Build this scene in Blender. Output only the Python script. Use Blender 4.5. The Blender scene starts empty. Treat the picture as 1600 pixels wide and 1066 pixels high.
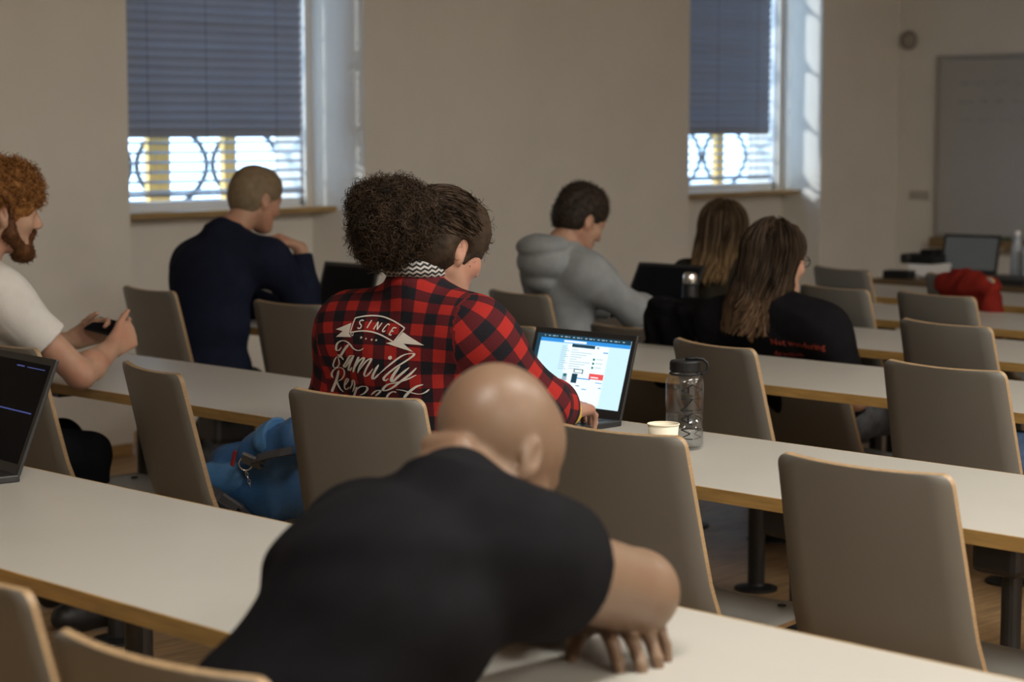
import bpy, bmesh, math, random
import numpy as np
from mathutils import Vector, Matrix, Euler
from mathutils.bvhtree import BVHTree
S = bpy.context.scene
COL = S.collection
random.seed(4)
PI = math.pi
R = math.radians

# ---------------------------------------------------------------- camera
cam_d = bpy.data.cameras.new('camera')
cam = bpy.data.objects.new('camera', cam_d)
COL.objects.link(cam)
cam.location = (0, 0, 1.5)
cam.rotation_euler = (R(90 - 5.973), 0, R(-45))
cam_d.sensor_width = 36
cam_d.lens = 72.68
cam_d.clip_start = 0.05
cam_d.dof.use_dof = True
cam_d.dof.focus_distance = 4.75
cam_d.dof.aperture_fstop = 3.7
S.camera = cam

# ---------------------------------------------------------------- world, light, exposure
S.view_settings.view_transform = 'Standard'
S.view_settings.look = 'None'
S.view_settings.gamma = 1
S.view_settings.use_curve_mapping = False
S.view_settings.exposure = 0.22
wd = bpy.data.worlds.new('world')
S.world = wd
wd.use_nodes = True
bgn = wd.node_tree.nodes['Background']
bgn.inputs[0].default_value = (0.52, 0.73, 1.0, 1)
bgn.inputs[1].default_value = 4.6

sun_d = bpy.data.lights.new('sun', 'SUN')
sun_d.energy = 3.0
sun_d.angle = R(0.8)
sun_d.color = (1.0, 0.96, 0.9)
sun = bpy.data.objects.new('sun', sun_d)
COL.objects.link(sun)
sun.location = (3, 14, 8)
sun.rotation_euler = Vector((0.60, -0.66, -0.42)).to_track_quat('-Z', 'Y').to_euler()

LAMP_POWER = 60.0
LAMP_COL = (1.0, 0.97, 0.90)

# ---------------------------------------------------------------- helpers
def tag(o, label=None, cat=None, group=None, kind=None):
    if label: o['label'] = label
    if cat: o['category'] = cat
    if group: o['group'] = group
    if kind: o['kind'] = kind
    return o

def empty(name, loc=(0, 0, 0), rz=0.0, label=None, cat=None, group=None):
    o = bpy.data.objects.new(name, None)
    COL.objects.link(o)
    o.location = loc
    o.rotation_euler = (0, 0, rz)
    o.empty_display_size = 0.1
    return tag(o, label, cat, group)

def link(name, me, mats, parent=None, smooth=False):
    if not isinstance(mats, (list, tuple)): mats = [mats]
    for m in mats: me.materials.append(m)
    if smooth:
        me.polygons.foreach_set('use_smooth', [True] * len(me.polygons))
    o = bpy.data.objects.new(name, me)
    COL.objects.link(o)
    if parent: o.parent = parent
    return o

def from_bm(name, bm, mats, parent=None, smooth=False, bevel=0.0, seg=2):
    if bevel:
        bmesh.ops.bevel(bm, geom=[e for e in bm.edges], offset=bevel, segments=seg, affect='EDGES', profile=0.5)
    bmesh.ops.recalc_face_normals(bm, faces=bm.faces)
    me = bpy.data.meshes.new(name)
    bm.to_mesh(me); bm.free()
    return link(name, me, mats, parent, smooth)

def bx(bm, x0, x1, y0, y1, z0, z1, M=None):
    vs = [bm.verts.new((x, y, z)) for x in (x0, x1) for y in (y0, y1) for z in (z0, z1)]
    for f in ((0, 1, 3, 2), (4, 6, 7, 5), (0, 4, 5, 1), (2, 3, 7, 6), (0, 2, 6, 4), (1, 5, 7, 3)):
        bm.faces.new([vs[i] for i in f])
    if M is not None:
        for v in vs: v.co = M @ v.co
    return vs

def box(name, lo, hi, mats, parent=None, bevel=0.0, M=None):
    bm = bmesh.new()
    bx(bm, lo[0], hi[0], lo[1], hi[1], lo[2], hi[2], M)
    return from_bm(name, bm, mats, parent, False, bevel)

def tube(bm, pts, r, n=8, closed=False, caps=True):
    pts = [Vector(p) for p in pts]
    N = len(pts)
    rs = r if isinstance(r, (list, tuple)) else [r] * N
    rings = []
    prev = None
    for i, p in enumerate(pts):
        a = pts[(i - 1) % N] if (closed or i > 0) else p
        b = pts[(i + 1) % N] if (closed or i < N - 1) else p
        t = (b - a).normalized()
        if prev is None:
            u = t.orthogonal().normalized()
        else:
            u = (prev - t * prev.dot(t))
            u = u.normalized() if u.length > 1e-6 else t.orthogonal().normalized()
        prev = u
        w = t.cross(u)
        rings.append([bm.verts.new(p + (u * math.cos(2 * PI * k / n) + w * math.sin(2 * PI * k / n)) * rs[i]) for k in range(n)])
    for i in range(N if closed else N - 1):
        A, B = rings[i], rings[(i + 1) % N]
        for k in range(n):
            bm.faces.new([A[k], A[(k + 1) % n], B[(k + 1) % n], B[k]])
    if caps and not closed:
        bm.faces.new(rings[0][::-1]); bm.faces.new(rings[-1])

def lathe(bm, prof, c=(0, 0, 0), n=24, capb=True, capt=True):
    rings = []
    for (r, z) in prof:
        rings.append([bm.verts.new((c[0] + r * math.cos(2 * PI * k / n), c[1] + r * math.sin(2 * PI * k / n), c[2] + z)) for k in range(n)])
    for A, B in zip(rings[:-1], rings[1:]):
        for k in range(n):
            bm.faces.new([A[k], A[(k + 1) % n], B[(k + 1) % n], B[k]])
    if capb: bm.faces.new(rings[0][::-1])
    if capt: bm.faces.new(rings[-1])

def copy_tree(o, parent=None):
    c = o.copy()
    COL.objects.link(c)
    c.parent = parent
    for ch in list(o.children):
        copy_tree(ch, c)
    return c

# ---------------------------------------------------------------- materials
MATS = {}
def new_mat(name):
    m = bpy.data.materials.new(name)
    m.use_nodes = True
    nt = m.node_tree
    return m, nt, nt.nodes, nt.links, nt.nodes['Principled BSDF']

def mat(name, col, rough=0.6, var=0.08, scale=12.0, bump=0.0, bscale=80.0, metal=0.0, spec=0.5, sheen=0.0, sss=0.0, stretch=None, detail=4.0):
    """plain procedural surface: colour with a soft noise variation and a fine bump"""
    m, nt, N, L, b = new_mat(name)
    tc = N.new('ShaderNodeTexCoord')
    src = tc.outputs['Object']
    if stretch:
        mp = N.new('ShaderNodeMapping'); mp.inputs['Scale'].default_value = stretch
        L.new(src, mp.inputs[0]); src = mp.outputs[0]
    nz = N.new('ShaderNodeTexNoise'); nz.inputs['Scale'].default_value = scale; nz.inputs['Detail'].default_value = detail
    L.new(src, nz.inputs['Vector'])
    rp = N.new('ShaderNodeValToRGB')
    rp.color_ramp.elements[0].position = 0.3; rp.color_ramp.elements[1].position = 0.7
    rp.color_ramp.elements[0].color = (*[c * (1 - var) for c in col], 1)
    rp.color_ramp.elements[1].color = (*[min(1, c * (1 + var)) for c in col], 1)
    L.new(nz.outputs['Fac'], rp.inputs[0]); L.new(rp.outputs[0], b.inputs['Base Color'])
    b.inputs['Roughness'].default_value = rough
    b.inputs['Metallic'].default_value = metal
    b.inputs['Specular IOR Level'].default_value = spec
    if sheen: b.inputs['Sheen Weight'].default_value = sheen
    if sss:
        b.inputs['Subsurface Weight'].default_value = sss
        b.inputs['Subsurface Radius'].default_value = (0.012, 0.005, 0.003)
    if bump:
        n2 = N.new('ShaderNodeTexNoise'); n2.inputs['Scale'].default_value = bscale; n2.inputs['Detail'].default_value = 3
        L.new(src, n2.inputs['Vector'])
        bp = N.new('ShaderNodeBump'); bp.inputs['Strength'].default_value = bump; bp.inputs['Distance'].default_value = 0.01
        L.new(n2.outputs['Fac'], bp.inputs['Height']); L.new(bp.outputs[0], b.inputs['Normal'])
    MATS[name] = m
    return m

def emit_mat(name, col, strength, base=(0.01, 0.01, 0.01)):
    m, nt, N, L, b = new_mat(name)
    b.inputs['Base Color'].default_value = (*base, 1)
    b.inputs['Roughness'].default_value = 0.3
    b.inputs['Emission Color'].default_value = (*col, 1)
    b.inputs['Emission Strength'].default_value = strength
    MATS[name] = m
    return m

def glass_mat(name, col=(1, 1, 1), rough=0.0, ior=1.45):
    m, nt, N, L, b = new_mat(name)
    b.inputs['Base Color'].default_value = (*col, 1)
    b.inputs['Roughness'].default_value = rough
    b.inputs['Transmission Weight'].default_value = 1.0
    b.inputs['IOR'].default_value = ior
    MATS[name] = m
    return m

M_WALL = mat('plaster_wall', (0.725, 0.70, 0.645), 0.9, 0.03, 3, 0.15, 220)
M_CEIL = mat('ceiling_paint', (0.7, 0.67, 0.62), 0.9, 0.03, 3)
M_FLOOR = mat('oak_floor', (0.36, 0.225, 0.11), 0.42, 0.3, 6, 0.1, 60, stretch=(1, 9, 1))
M_BASE = mat('baseboard_wood', (0.36, 0.22, 0.085), 0.5, 0.2, 8, stretch=(1, 10, 10))
M_SILL = mat('sill_wood', (0.36, 0.24, 0.10), 0.45, 0.15, 8, stretch=(1, 10, 10))
M_LAM = mat('white_laminate', (0.385, 0.368, 0.33), 0.38, 0.02, 5, 0.03, 300)
M_OAK = mat('oak_edge', (0.33, 0.195, 0.06), 0.5, 0.22, 14, 0.05, 60, stretch=(6, 0.6, 6))
M_GREY = mat('grey_laminate', (0.150, 0.143, 0.127), 0.42, 0.03, 6, 0.04, 260)
M_SEAT = mat('pale_seat_laminate', (0.36, 0.355, 0.33), 0.4, 0.03, 6)
M_PLY = mat('plywood_edge', (0.30, 0.20, 0.105), 0.5, 0.2, 20, stretch=(3, 3, 30))
M_BLACK = mat('black_steel', (0.012, 0.012, 0.013), 0.45, 0.1, 9)
M_DARKP = mat('dark_plastic', (0.012, 0.012, 0.013), 0.45, 0.1, 20, 0.03, 300, spec=0.2)
M_CHROME = mat('chrome', (0.75, 0.74, 0.72), 0.2, 0.05, 20, metal=1.0)
M_WHITE = mat('white_paint', (0.78, 0.78, 0.78), 0.45, 0.03, 6)
M_YELLOW = mat('yellow_sash_wood', (0.85, 0.50, 0.13), 0.5, 0.1, 8, stretch=(8, 8, 1))
M_SLAT = mat('blind_slat', (0.30, 0.345, 0.43), 0.42, 0.03, 5)
M_GRILLE = mat('wrought_iron', (0.05, 0.07, 0.09), 0.6, 0.1, 20)
M_BOARD = mat('whiteboard_enamel', (0.42, 0.42, 0.41), 0.5, 0.02, 3)
M_ALU = mat('aluminium', (0.42, 0.41, 0.39), 0.4, 0.05, 10, metal=0.8)
def thin_clear(name, tint, gloss, edge):
    m, nt, N, L, b = new_mat(name)
    N.remove(b)
    tr = N.new('ShaderNodeBsdfTransparent'); tr.inputs[0].default_value = (*tint, 1)
    gl = N.new('ShaderNodeBsdfGlossy'); gl.inputs['Roughness'].default_value = 0.08
    lw = N.new('ShaderNodeLayerWeight'); lw.inputs[0].default_value = edge
    mm = N.new('ShaderNodeMath'); mm.operation = 'MULTIPLY_ADD'; mm.inputs[1].default_value = 0.35; mm.inputs[2].default_value = gloss
    L.new(lw.outputs['Facing'], mm.inputs[0])
    mx = N.new('ShaderNodeMixShader')
    L.new(mm.outputs[0], mx.inputs[0]); L.new(tr.outputs[0], mx.inputs[1]); L.new(gl.outputs[0], mx.inputs[2])
    L.new(mx.outputs[0], N['Material Output'].inputs[0])
    return m
M_BOTTLE = thin_clear('clear_bottle_plastic', (0.97, 0.975, 0.98), 0.03, 0.12)
M_WATER = thin_clear('still_water', (0.90, 0.92, 0.93), 0.06, 0.25)
def pane_mat():
    m, nt, N, L, b = new_mat('window_glass')
    N.remove(b)
    tr = N.new('ShaderNodeBsdfTransparent'); tr.inputs[0].default_value = (0.93, 0.97, 1.0, 1)
    gl = N.new('ShaderNodeBsdfGlossy'); gl.inputs['Roughness'].default_value = 0.02
    mx = N.new('ShaderNodeMixShader')
    mx.inputs[0].default_value = 0.06; L.new(tr.outputs[0], mx.inputs[1]); L.new(gl.outputs[0], mx.inputs[2])
    L.new(mx.outputs[0], N['Material Output'].inputs[0])
    return m
M_GLASS = pane_mat()
# ---------------------------------------------------------------- the room
YW = 7.83      # face of the window wall
YN = 8.13      # back of the window niches
XF = 11.39     # face of the front wall
ZC = 3.25
XB, YR = -3.2, -6.0
NICHES = ((5.39, 6.79, 5.49, 6.70), (9.29, 10.565, 9.36, 10.565))   # front x0,x1, back x0,x1
ZNT = 2.95

def wall_window():
    bm = bmesh.new()
    x = XB
    for (a, b, c, d) in NICHES:
        bx(bm, x, a, YW, YN + 0.25, 0, ZC)
        # splayed reveals as wedges
        for (p, q) in ((a, c), (b, d)):
            if abs(p - q) > 1e-4:
                s = [bm.verts.new((xx, yy, z)) for (xx, yy) in ((p, YW), (q, YN), (p, YN)) for z in (0, ZNT)]
                for f in ((0, 2, 4), (1, 5, 3), (0, 1, 3, 2), (2, 3, 5, 4), (4, 5, 1, 0)):
                    bm.faces.new([s[i] for i in f])
        bx(bm, a, b, YW, YN + 0.25, ZNT, ZC)
        bx(bm, a, b, YN, YN + 0.25, 0, 1.085)
        bx(bm, a, c + 0.04, YN, YN + 0.25, 1.085, ZNT)
        bx(bm, d - 0.04, b, YN, YN + 0.25, 1.085, ZNT)
        bx(bm, c + 0.04, d - 0.04, YN, YN + 0.25, 2.75, ZNT)
        x = b
    bx(bm, x, XF + 0.2, YW, YN + 0.25, 0, ZC)
    return tag(from_bm('wall_left', bm, M_WALL), 'warm beige plaster wall with two deep window niches', kind='structure')
wall_window()
tag(box('wall_front', (XF, YR, 0), (XF + 0.2, YW, ZC), M_WALL), 'warm beige plaster wall behind the whiteboard', kind='structure')
tag(box('wall_right', (XB, YR - 0.2, 0), (XF + 0.2, YR, ZC), M_WALL), kind='structure')
tag(box('wall_back', (XB - 0.2, YR - 0.2, 0), (XB, YN + 0.25, ZC), M_WALL), kind='structure')
tag(box('ceiling', (XB - 0.2, YR - 0.2, ZC), (XF + 0.2, YN + 0.25, ZC + 0.2), M_CEIL), kind='structure')
floor = tag(box('floor', (XB - 0.2, YR - 0.2, -0.2), (XF + 0.2, YN + 0.25, -0.004), M_FLOOR), 'brown oak plank floor', kind='structure')
# planks where the floor shows between the rows
pm = {}
rnd = random.Random(8)
PL, PW = 1.5, 0.135
cnt = 0
yy = 2.4
while yy < YN - 0.02:
    w = min(PW, YN - yy)
    xx = 2.2 - rnd.random() * 1.2
    while xx < 7.4:
        x0, x1 = max(xx, 2.0), min(xx + PL, 7.4)
        lim = YW if True else YN
        if x1 - x0 > 0.1 and (yy + w <= YW or (x0 > NICHES[0][0] and x1 < NICHES[0][1])):
            key = (round(x1 - x0, 3), round(w, 3))
            if key not in pm:
                bm = bmesh.new(); bx(bm, 0.0008, key[0] - 0.0008, 0.0008, key[1] - 0.0008, -0.012, 0.0)
                bmesh.ops.recalc_face_normals(bm, faces=bm.faces)
                me = bpy.data.meshes.new('plank'); bm.to_mesh(me); bm.free(); me.materials.append(M_FLOOR); pm[key] = me
            o = bpy.data.objects.new('plank', pm[key]); COL.objects.link(o); o.parent = floor
            o.location = (x0, yy, rnd.uniform(-0.0012, 0.0)); cnt += 1
        xx += PL
    yy += PW
# baseboards
tag(box('baseboard_left', (XB, YW - 0.018, 0), (NICHES[0][0] - 0.02, YW, 0.055), M_BASE), 'low brown wooden baseboard strip', kind='structure')
tag(box('trim_1', (NICHES[0][1], YW - 0.018, 0), (NICHES[1][0], YW, 0.055), M_BASE), kind='structure')
tag(box('trim_2', (NICHES[0][2], YN - 0.018, 0), (NICHES[0][3], YN, 0.055), M_BASE), kind='structure')
tag(box('baseboard_front', (XF - 0.018, YR, 0), (XF, YW - 0.02, 0.055), M_BASE), kind='structure')

# windows: outer and inner frame, yellow sash posts, glass, sill, iron grille outside
def window(n, c, d):
    root = empty('window_%d' % n, ((c + d) / 2, YN, 0))
    tag(root, kind='structure')
    root['label'] = ('tall window with wooden sill and iron grille in the niche behind the blond man', 'tall window with wooden sill in the niche next to the whiteboard wall')[n - 1]
    cx = (c + d) / 2
    l, r_ = c + 0.04 - cx, d - 0.04 - cx
    z0, z1 = 1.085, 2.75
    bm = bmesh.new()
    for (a, b, e, f) in ((l, r_, z0, z0 + 0.05), (l, r_, z1 - 0.06, z1), (l, l + 0.05, z0, z1), (r_ - 0.012, r_, z0, z1)):
        bx(bm, a, b, 0.03, 0.09, e, f)
    from_bm('frame', bm, M_WHITE, root)
    for t in (0.36, 0.74):
        x = l + (r_ - l) * t
        w = 0.062 if t < 0.5 else 0.036
        box('mullion', (x - w, 0.235, z0 + 0.0), (x + w, 0.275, z1), M_YELLOW, root)
    box('pane', (l + 0.05, 0.056, z0 + 0.05), (r_ - 0.012, 0.061, z1 - 0.06), M_GLASS, root)
    box('sill', (c - cx - 0.0, -0.14, 1.066), (d - cx + 0.05, 0.02, 1.093), M_SILL, root, 0.004)
    # grille: paired iron arcs )( outside the glass
    bm = bmesh.new()
    y = 0.36
    x = l - 0.12
    while x < r_ + 0.5:
        for k in range(5):
            zc = 1.30 + k * 0.36
            for s in (-1, 1):
                pts = []
                for i in range(13):
                    a = -1 + 2 * i / 12
                    pts.append((x + s * (0.018 + 0.135 * a * a), y, zc + a * 0.18))
                tube(bm, pts, 0.014, 5)
        x += 0.46
    for z in (1.12, 1.48, 1.84, 2.2, 2.56):
        tube(bm, [(l - 0.3, y, z), (r_ + 0.3, y, z)], 0.010, 5)
    from_bm('grille', bm, M_GRILLE, root, True)
window(1, NICHES[0][2], NICHES[0][3])
window(2, NICHES[1][2], NICHES[1][3])

# venetian blinds, one thing each: slats closed above, open below
slat_me = {}
def blind(x0, x1, label):
    root = empty('venetian_blind', ((x0 + x1) / 2, YN - 0.055, 1.17), 0, label, 'blind', 'blinds in the window niches')
    w = (x1 - x0) / 2
    if round(w, 3) not in slat_me:
        bm = bmesh.new()
        P = [(-0.025, -0.0025), (0, 0.0025), (0.025, -0.0025), (0.025, -0.0033), (0, 0.0017), (-0.025, -0.0033)]
        A = [bm.verts.new((-w, a, b)) for a, b in P]; B = [bm.verts.new((w, a, b)) for a, b in P]
        for i in range(6): bm.faces.new([A[i], A[(i + 1) % 6], B[(i + 1) % 6], B[i]])
        bm.faces.new(A[::-1]); bm.faces.new(B)
        bmesh.ops.recalc_face_normals(bm, faces=bm.faces)
        me = bpy.data.meshes.new('slat'); bm.to_mesh(me); bm.free(); me.materials.append(M_SLAT); slat_me[round(w, 3)] = me
    me = slat_me[round(w, 3)]
    z = 0.018; i = 0
    while z < 1.62:
        o = bpy.data.objects.new('slat', me); COL.objects.link(o); o.parent = root
        o.location = (0, 0, z)
        open_ = z < 0.27
        o.rotation_euler = (R(13 if open_ else -68 + 2.5 * math.sin(i * 1.7)), 0, 0)
        z += 0.046 if open_ else 0.042
        i += 1
    box('bottom_rail', (-w, -0.025, -0.008), (w, 0.025, 0.006), M_SLAT, root, 0.002)
    box('head_rail', (-w, -0.02, 1.63), (w, 0.02, 1.67), M_SLAT, root, 0.003)
    for t in (-0.72, -0.1, 0.68):
        bm = bmesh.new()
        for dy in (-0.027, 0.027):
            tube(bm, [(w * t, dy, -0.006), (w * t, dy, 1.63)], 0.0011, 5)
        from_bm('ladder_cord', bm, M_DARKP, root)
    # bead chain on the room side
    bm = bmesh.new()
    for k in range(38):
        lathe(bm, [(0.0005, -0.004), (0.0038, -0.002), (0.0038, 0.002), (0.0005, 0.004)], (w * 0.72, -0.034, 0.40 + k * 0.034), 6)
    tube(bm, [(w * 0.72, -0.034, 0.39), (w * 0.72, -0.034, 1.64)], 0.0008, 4)
    tag(from_bm('bead_chain', bm, M_ALU, root), 'thin beaded control chain')
blind(5.50, 6.585, 'grey venetian blind with open lower slats behind the blond man')
blind(9.37, 10.36, 'grey venetian blind with open lower slats beside the whiteboard wall')

# ceiling lamps of the rear half (the front ones are switched off)
def lamp(x, y, on=True):
    root = empty('ceiling_lamp', (x, y, ZC), 0, 'long recessed ceiling lamp over the desk rows', 'lamp', 'ceiling lamps')
    bm = bmesh.new()
    bx(bm, -0.62, 0.62, -0.1, 0.1, -0.06, 0.0)
    from_bm('housing', bm, M_WHITE, root, bevel=0.006)
    ld = bpy.data.lights.new('lamp_light', 'AREA'); ld.shape = 'RECTANGLE'; ld.size = 1.2; ld.size_y = 0.17
    ld.energy = LAMP_POWER if on else 0; ld.color = LAMP_COL
    lo = bpy.data.objects.new('lamp_light', ld); COL.objects.link(lo); lo.parent = root; lo.location = (0, 0, -0.066)
for x in (1.2, 3.6, 6.0):
    for y in (-4.2, -1.6, 1.2):
        lamp(x, y)
# ---------------------------------------------------------------- desks
DESKS = {'A': 1.85, 'B': 3.33, 'C': 4.79, 'D': 5.80, 'E': 6.73, 'F': 7.63}
DESK_LABEL = {
    'A': 'long white-topped desk the man in the black t-shirt leans on',
    'B': 'long white-topped desk with the clear water bottle and paper cup on it',
    'C': 'long white-topped desk in front of the man in the navy shirt',
    'D': 'long white-topped desk the man in the grey hoodie works at',
    'E': 'long white-topped desk between the hoodie desk row and the red jacket row',
    'F': 'long white-topped desk in front of the chair with the red jacket'}
def desk(k, y0, y1, posts):
    x = DESKS[k]
    root = empty('desk', (x, 0, 0), 0, DESK_LABEL[k], 'desk', 'long desks in rows')
    box('tabletop', (0.004, y0, 0.712), (0.61, y1, 0.740), M_LAM, root, 0.0015)
    box('edge_band', (0.0, y0, 0.7115), (0.0042, y1, 0.7395), M_OAK, root)
    box('edge_band', (0.6098, y0, 0.7115), (0.614, y1, 0.7395), M_OAK, root)
    box('rail', (0.40, y0 + 0.1, 0.672), (0.46, y1 - 0.1, 0.712), M_BLACK, root)
    for y in posts:
        bm = bmesh.new()
        lathe(bm, [(0.07, 0.0), (0.07, 0.008), (0.03, 0.016), (0.0275, 0.02), (0.0275, 0.672)], (0.43, y, 0), 20)
        from_bm('post', bm, M_BLACK, root, False)
        box('bracket', (0.10, y - 0.025, 0.675), (0.56, y + 0.025, 0.712), M_BLACK, root, 0.004)
    return root
desk('A', 0.2, 6.2, (1.3, 2.32, 3.31, 4.6, 5.9))
desk('B', 0.2, 5.95, (1.6, 2.5, 3.95, 5.4))
desk('C', 0.4, 6.5, (1.5, 2.8, 4.10, 5.1, 6.2))
desk('D', 1.4, 5.9, (2.0, 3.4, 4.75, 5.7))
desk('E', 1.8, 5.7, (2.4, 3.7, 5.0, 5.6))
desk('F', 2.2, 5.9, (2.8, 4.1, 5.05, 5.75))

# ---------------------------------------------------------------- chairs: bent plywood shell on a pedestal
def shell(name, W0, W1, prof, bulge, thick, rc, parent, face_mat, nv=None, nu=9):
    """prof: list of (x,z) along the shell; half width W0 (start) to W1 (end); rounded at the end"""
    bm = bmesh.new()
    P = [Vector((a, 0, b)) for a, b in prof]
    # resample
    cum = [0]
    for a, b in zip(P[:-1], P[1:]): cum.append(cum[-1] + (b - a).length)
    Ltot = cum[-1]
    ts = [Ltot * i / 13 for i in range(13)]
    ts = [t for t in ts if t < Ltot - rc] + [Ltot - rc + rc * math.sin(i / 5 * PI / 2) for i in range(6)]
    def at(t):
        for i in range(len(cum) - 1):
            if t <= cum[i + 1] + 1e-9:
                f = (t - cum[i]) / (cum[i + 1] - cum[i]); p = P[i].lerp(P[i + 1], f)
                a = P[max(i - 1, 0)]; b = P[min(i + 2, len(P) - 1)]
                return p, (P[i + 1] - P[i]).normalized()
        return P[-1], (P[-1] - P[-2]).normalized()
    rows = []
    for t in ts:
        p, tg = at(t)
        n = Vector((-tg.z, 0, tg.x))        # towards the back / underside
        w = W0 + (W1 - W0) * t / Ltot
        d = t - (Ltot - rc)
        if d > 0: w -= rc - math.sqrt(max(rc * rc - d * d, 0))
        fr, bk = [], []
        for j in range(nu):
            u = -1 + 2 * j / (nu - 1)
            q = p + n * (bulge * (1 - u * u)) + Vector((0, u * w, 0))
            fr.append(bm.verts.new(q)); bk.append(bm.verts.new(q + n * thick))
        rows.append((fr, bk))
    for (f0, b0), (f1, b1) in zip(rows[:-1], rows[1:]):
        for j in range(nu - 1):
            bm.faces.new([f0[j], f0[j + 1], f1[j + 1], f1[j]]).material_index = 0
            bm.faces.new([b0[j], b1[j], b1[j + 1], b0[j + 1]]).material_index = 0
        for j in (0, nu - 1):
            bm.faces.new([f0[j], f1[j], b1[j], b0[j]]).material_index = 1
    for (f, b) in (rows[0], rows[-1]):
        for j in range(nu - 1):
            bm.faces.new([f[j], b[j], b[j + 1], f[j + 1]]).material_index = 1
    bmesh.ops.recalc_face_normals(bm, faces=bm.faces)
    me = bpy.data.meshes.new(name)
    bm.to_mesh(me); bm.free()
    o = link(name, me, [face_mat, M_PLY], parent)
    me.polygons.foreach_set('use_smooth', [p.material_index == 0 for p in me.polygons])
    return o

def make_chair():
    """origin on the floor under the middle of the backrest top; faces +x"""
    root = empty('swivel_chair')
    prof = [(0.150, 0.452), (0.122, 0.468), (0.096, 0.51), (0.074, 0.57), (0.052, 0.66), (0.024, 0.78), (0.0, 0.88)]
    shell('backrest', 0.214, 0.194, prof, 0.020, 0.011, 0.022, root, M_GREY)
    prof = [(0.15, 0.450), (0.20, 0.440), (0.30, 0.436), (0.42, 0.442), (0.50, 0.444), (0.535, 0.438)]
    shell('seat', 0.205, 0.20, prof, -0.006, -0.011, 0.05, root, M_SEAT)
    for (x, y) in ((0.25, 0.11), (0.25, -0.11), (0.45, 0.12), (0.45, -0.12)):
        bm = bmesh.new()
        lathe(bm, [(0.010, 0.0), (0.010, 0.0025), (0.006, 0.004)], (x, y, 0.444 if x > 0.3 else 0.437), 12)
        from_bm('screw_cap', bm, M_BLACK, root)
    box('seat_bracket', (0.23, -0.075, 0.285), (0.41, 0.075, 0.43), M_BLACK, root, 0.02)
    bm = bmesh.new()
    lathe(bm, [(0.075, 0), (0.075, 0.008), (0.032, 0.016), (0.028, 0.02), (0.028, 0.30), (0.0, 0.305)], (0.32, 0, 0), 16)
    from_bm('pedestal', bm, M_BLACK, root)
    return root
CH0 = make_chair()
chair_used = [False]
def chair(x, y, rot, label, sz=1.0):
    o = CH0 if not chair_used[0] else copy_tree(CH0)
    chair_used[0] = True
    o.location = (x, y, 0); o.rotation_euler = (0, 0, R(rot)); o.scale = (1, 1, sz)
    return tag(o, label, 'chair', 'grey swivel chairs along the desks')
CHAIRS = [
 (1.50, 2.56, -10, 'grey swivel chair at the leaned-on desk, empty, beside the bald man'),
 (1.40, 1.99, 5, 'grey swivel chair the man in the black t-shirt sits on'),
 (3.05, 5.03, -6, 'grey swivel chair the red-haired man in the white t-shirt sits on', 1.02),
 (3.09, 4.40, -13, 'empty grey swivel chair between the red-haired man and the blue backpack'),
 (3.04, 3.54, 11, 'grey swivel chair the woman in the red plaid shirt sits on', 1.018),
 (3.13, 2.84, 3, 'empty grey swivel chair in front of the paper cup'),
 (3.13, 2.21, 0, 'empty grey swivel chair, next but one to the plaid shirt chair'),
 (4.46, 6.36, -6, 'grey swivel chair the man in the navy shirt sits on', 1.02),
 (4.57, 5.68, 0, 'empty grey swivel chair between the navy shirt and the plaid shirt'),
 (4.57, 4.62, -8, 'empty grey swivel chair hidden behind the plaid shirt and open laptop'),
 (4.57, 3.75, -14, 'empty grey swivel chair behind the clear water bottle'),
 (4.57, 2.98, -4, 'empty grey swivel chair with the blue denim bag beside it'),
 (5.47, 5.43, -10, 'grey swivel chair the man in the grey hoodie sits on'),
 (5.57, 4.98, -6, 'low grey swivel chair beside the black jacket', 0.88),
 (5.56, 4.60, -6, 'grey swivel chair under the black jacket'),
 (5.52, 4.16, -6, 'grey swivel chair the long-haired person in the black printed shirt sits on', 0.80),
 (5.57, 3.63, -10, 'empty grey swivel chair behind the denim bag chair'),
 (6.50, 5.30, -12, 'grey swivel chair the woman with long fair hair sits on'),
 (6.50, 4.74, -12, 'empty grey swivel chair directly right of the long-haired person in black'),
 (6.50, 4.28, -10, 'empty grey swivel chair in front of the red jacket chair'),
 (7.40, 5.36, -16, 'empty grey swivel chair farthest up beside the window wall'),
 (7.40, 4.76, -12, 'grey swivel chair with the red jacket over its back'),
 (7.40, 4.27, -12, 'empty grey swivel chair next to the red jacket chair')]
for c in CHAIRS: chair(*c)
# ---------------------------------------------------------------- smooth solid modelling for figures and soft goods
def V(*a): return np.array(a, dtype=np.float64)
def unit(v):
    v = np.asarray(v, float); return v / (np.linalg.norm(v) + 1e-12)

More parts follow.
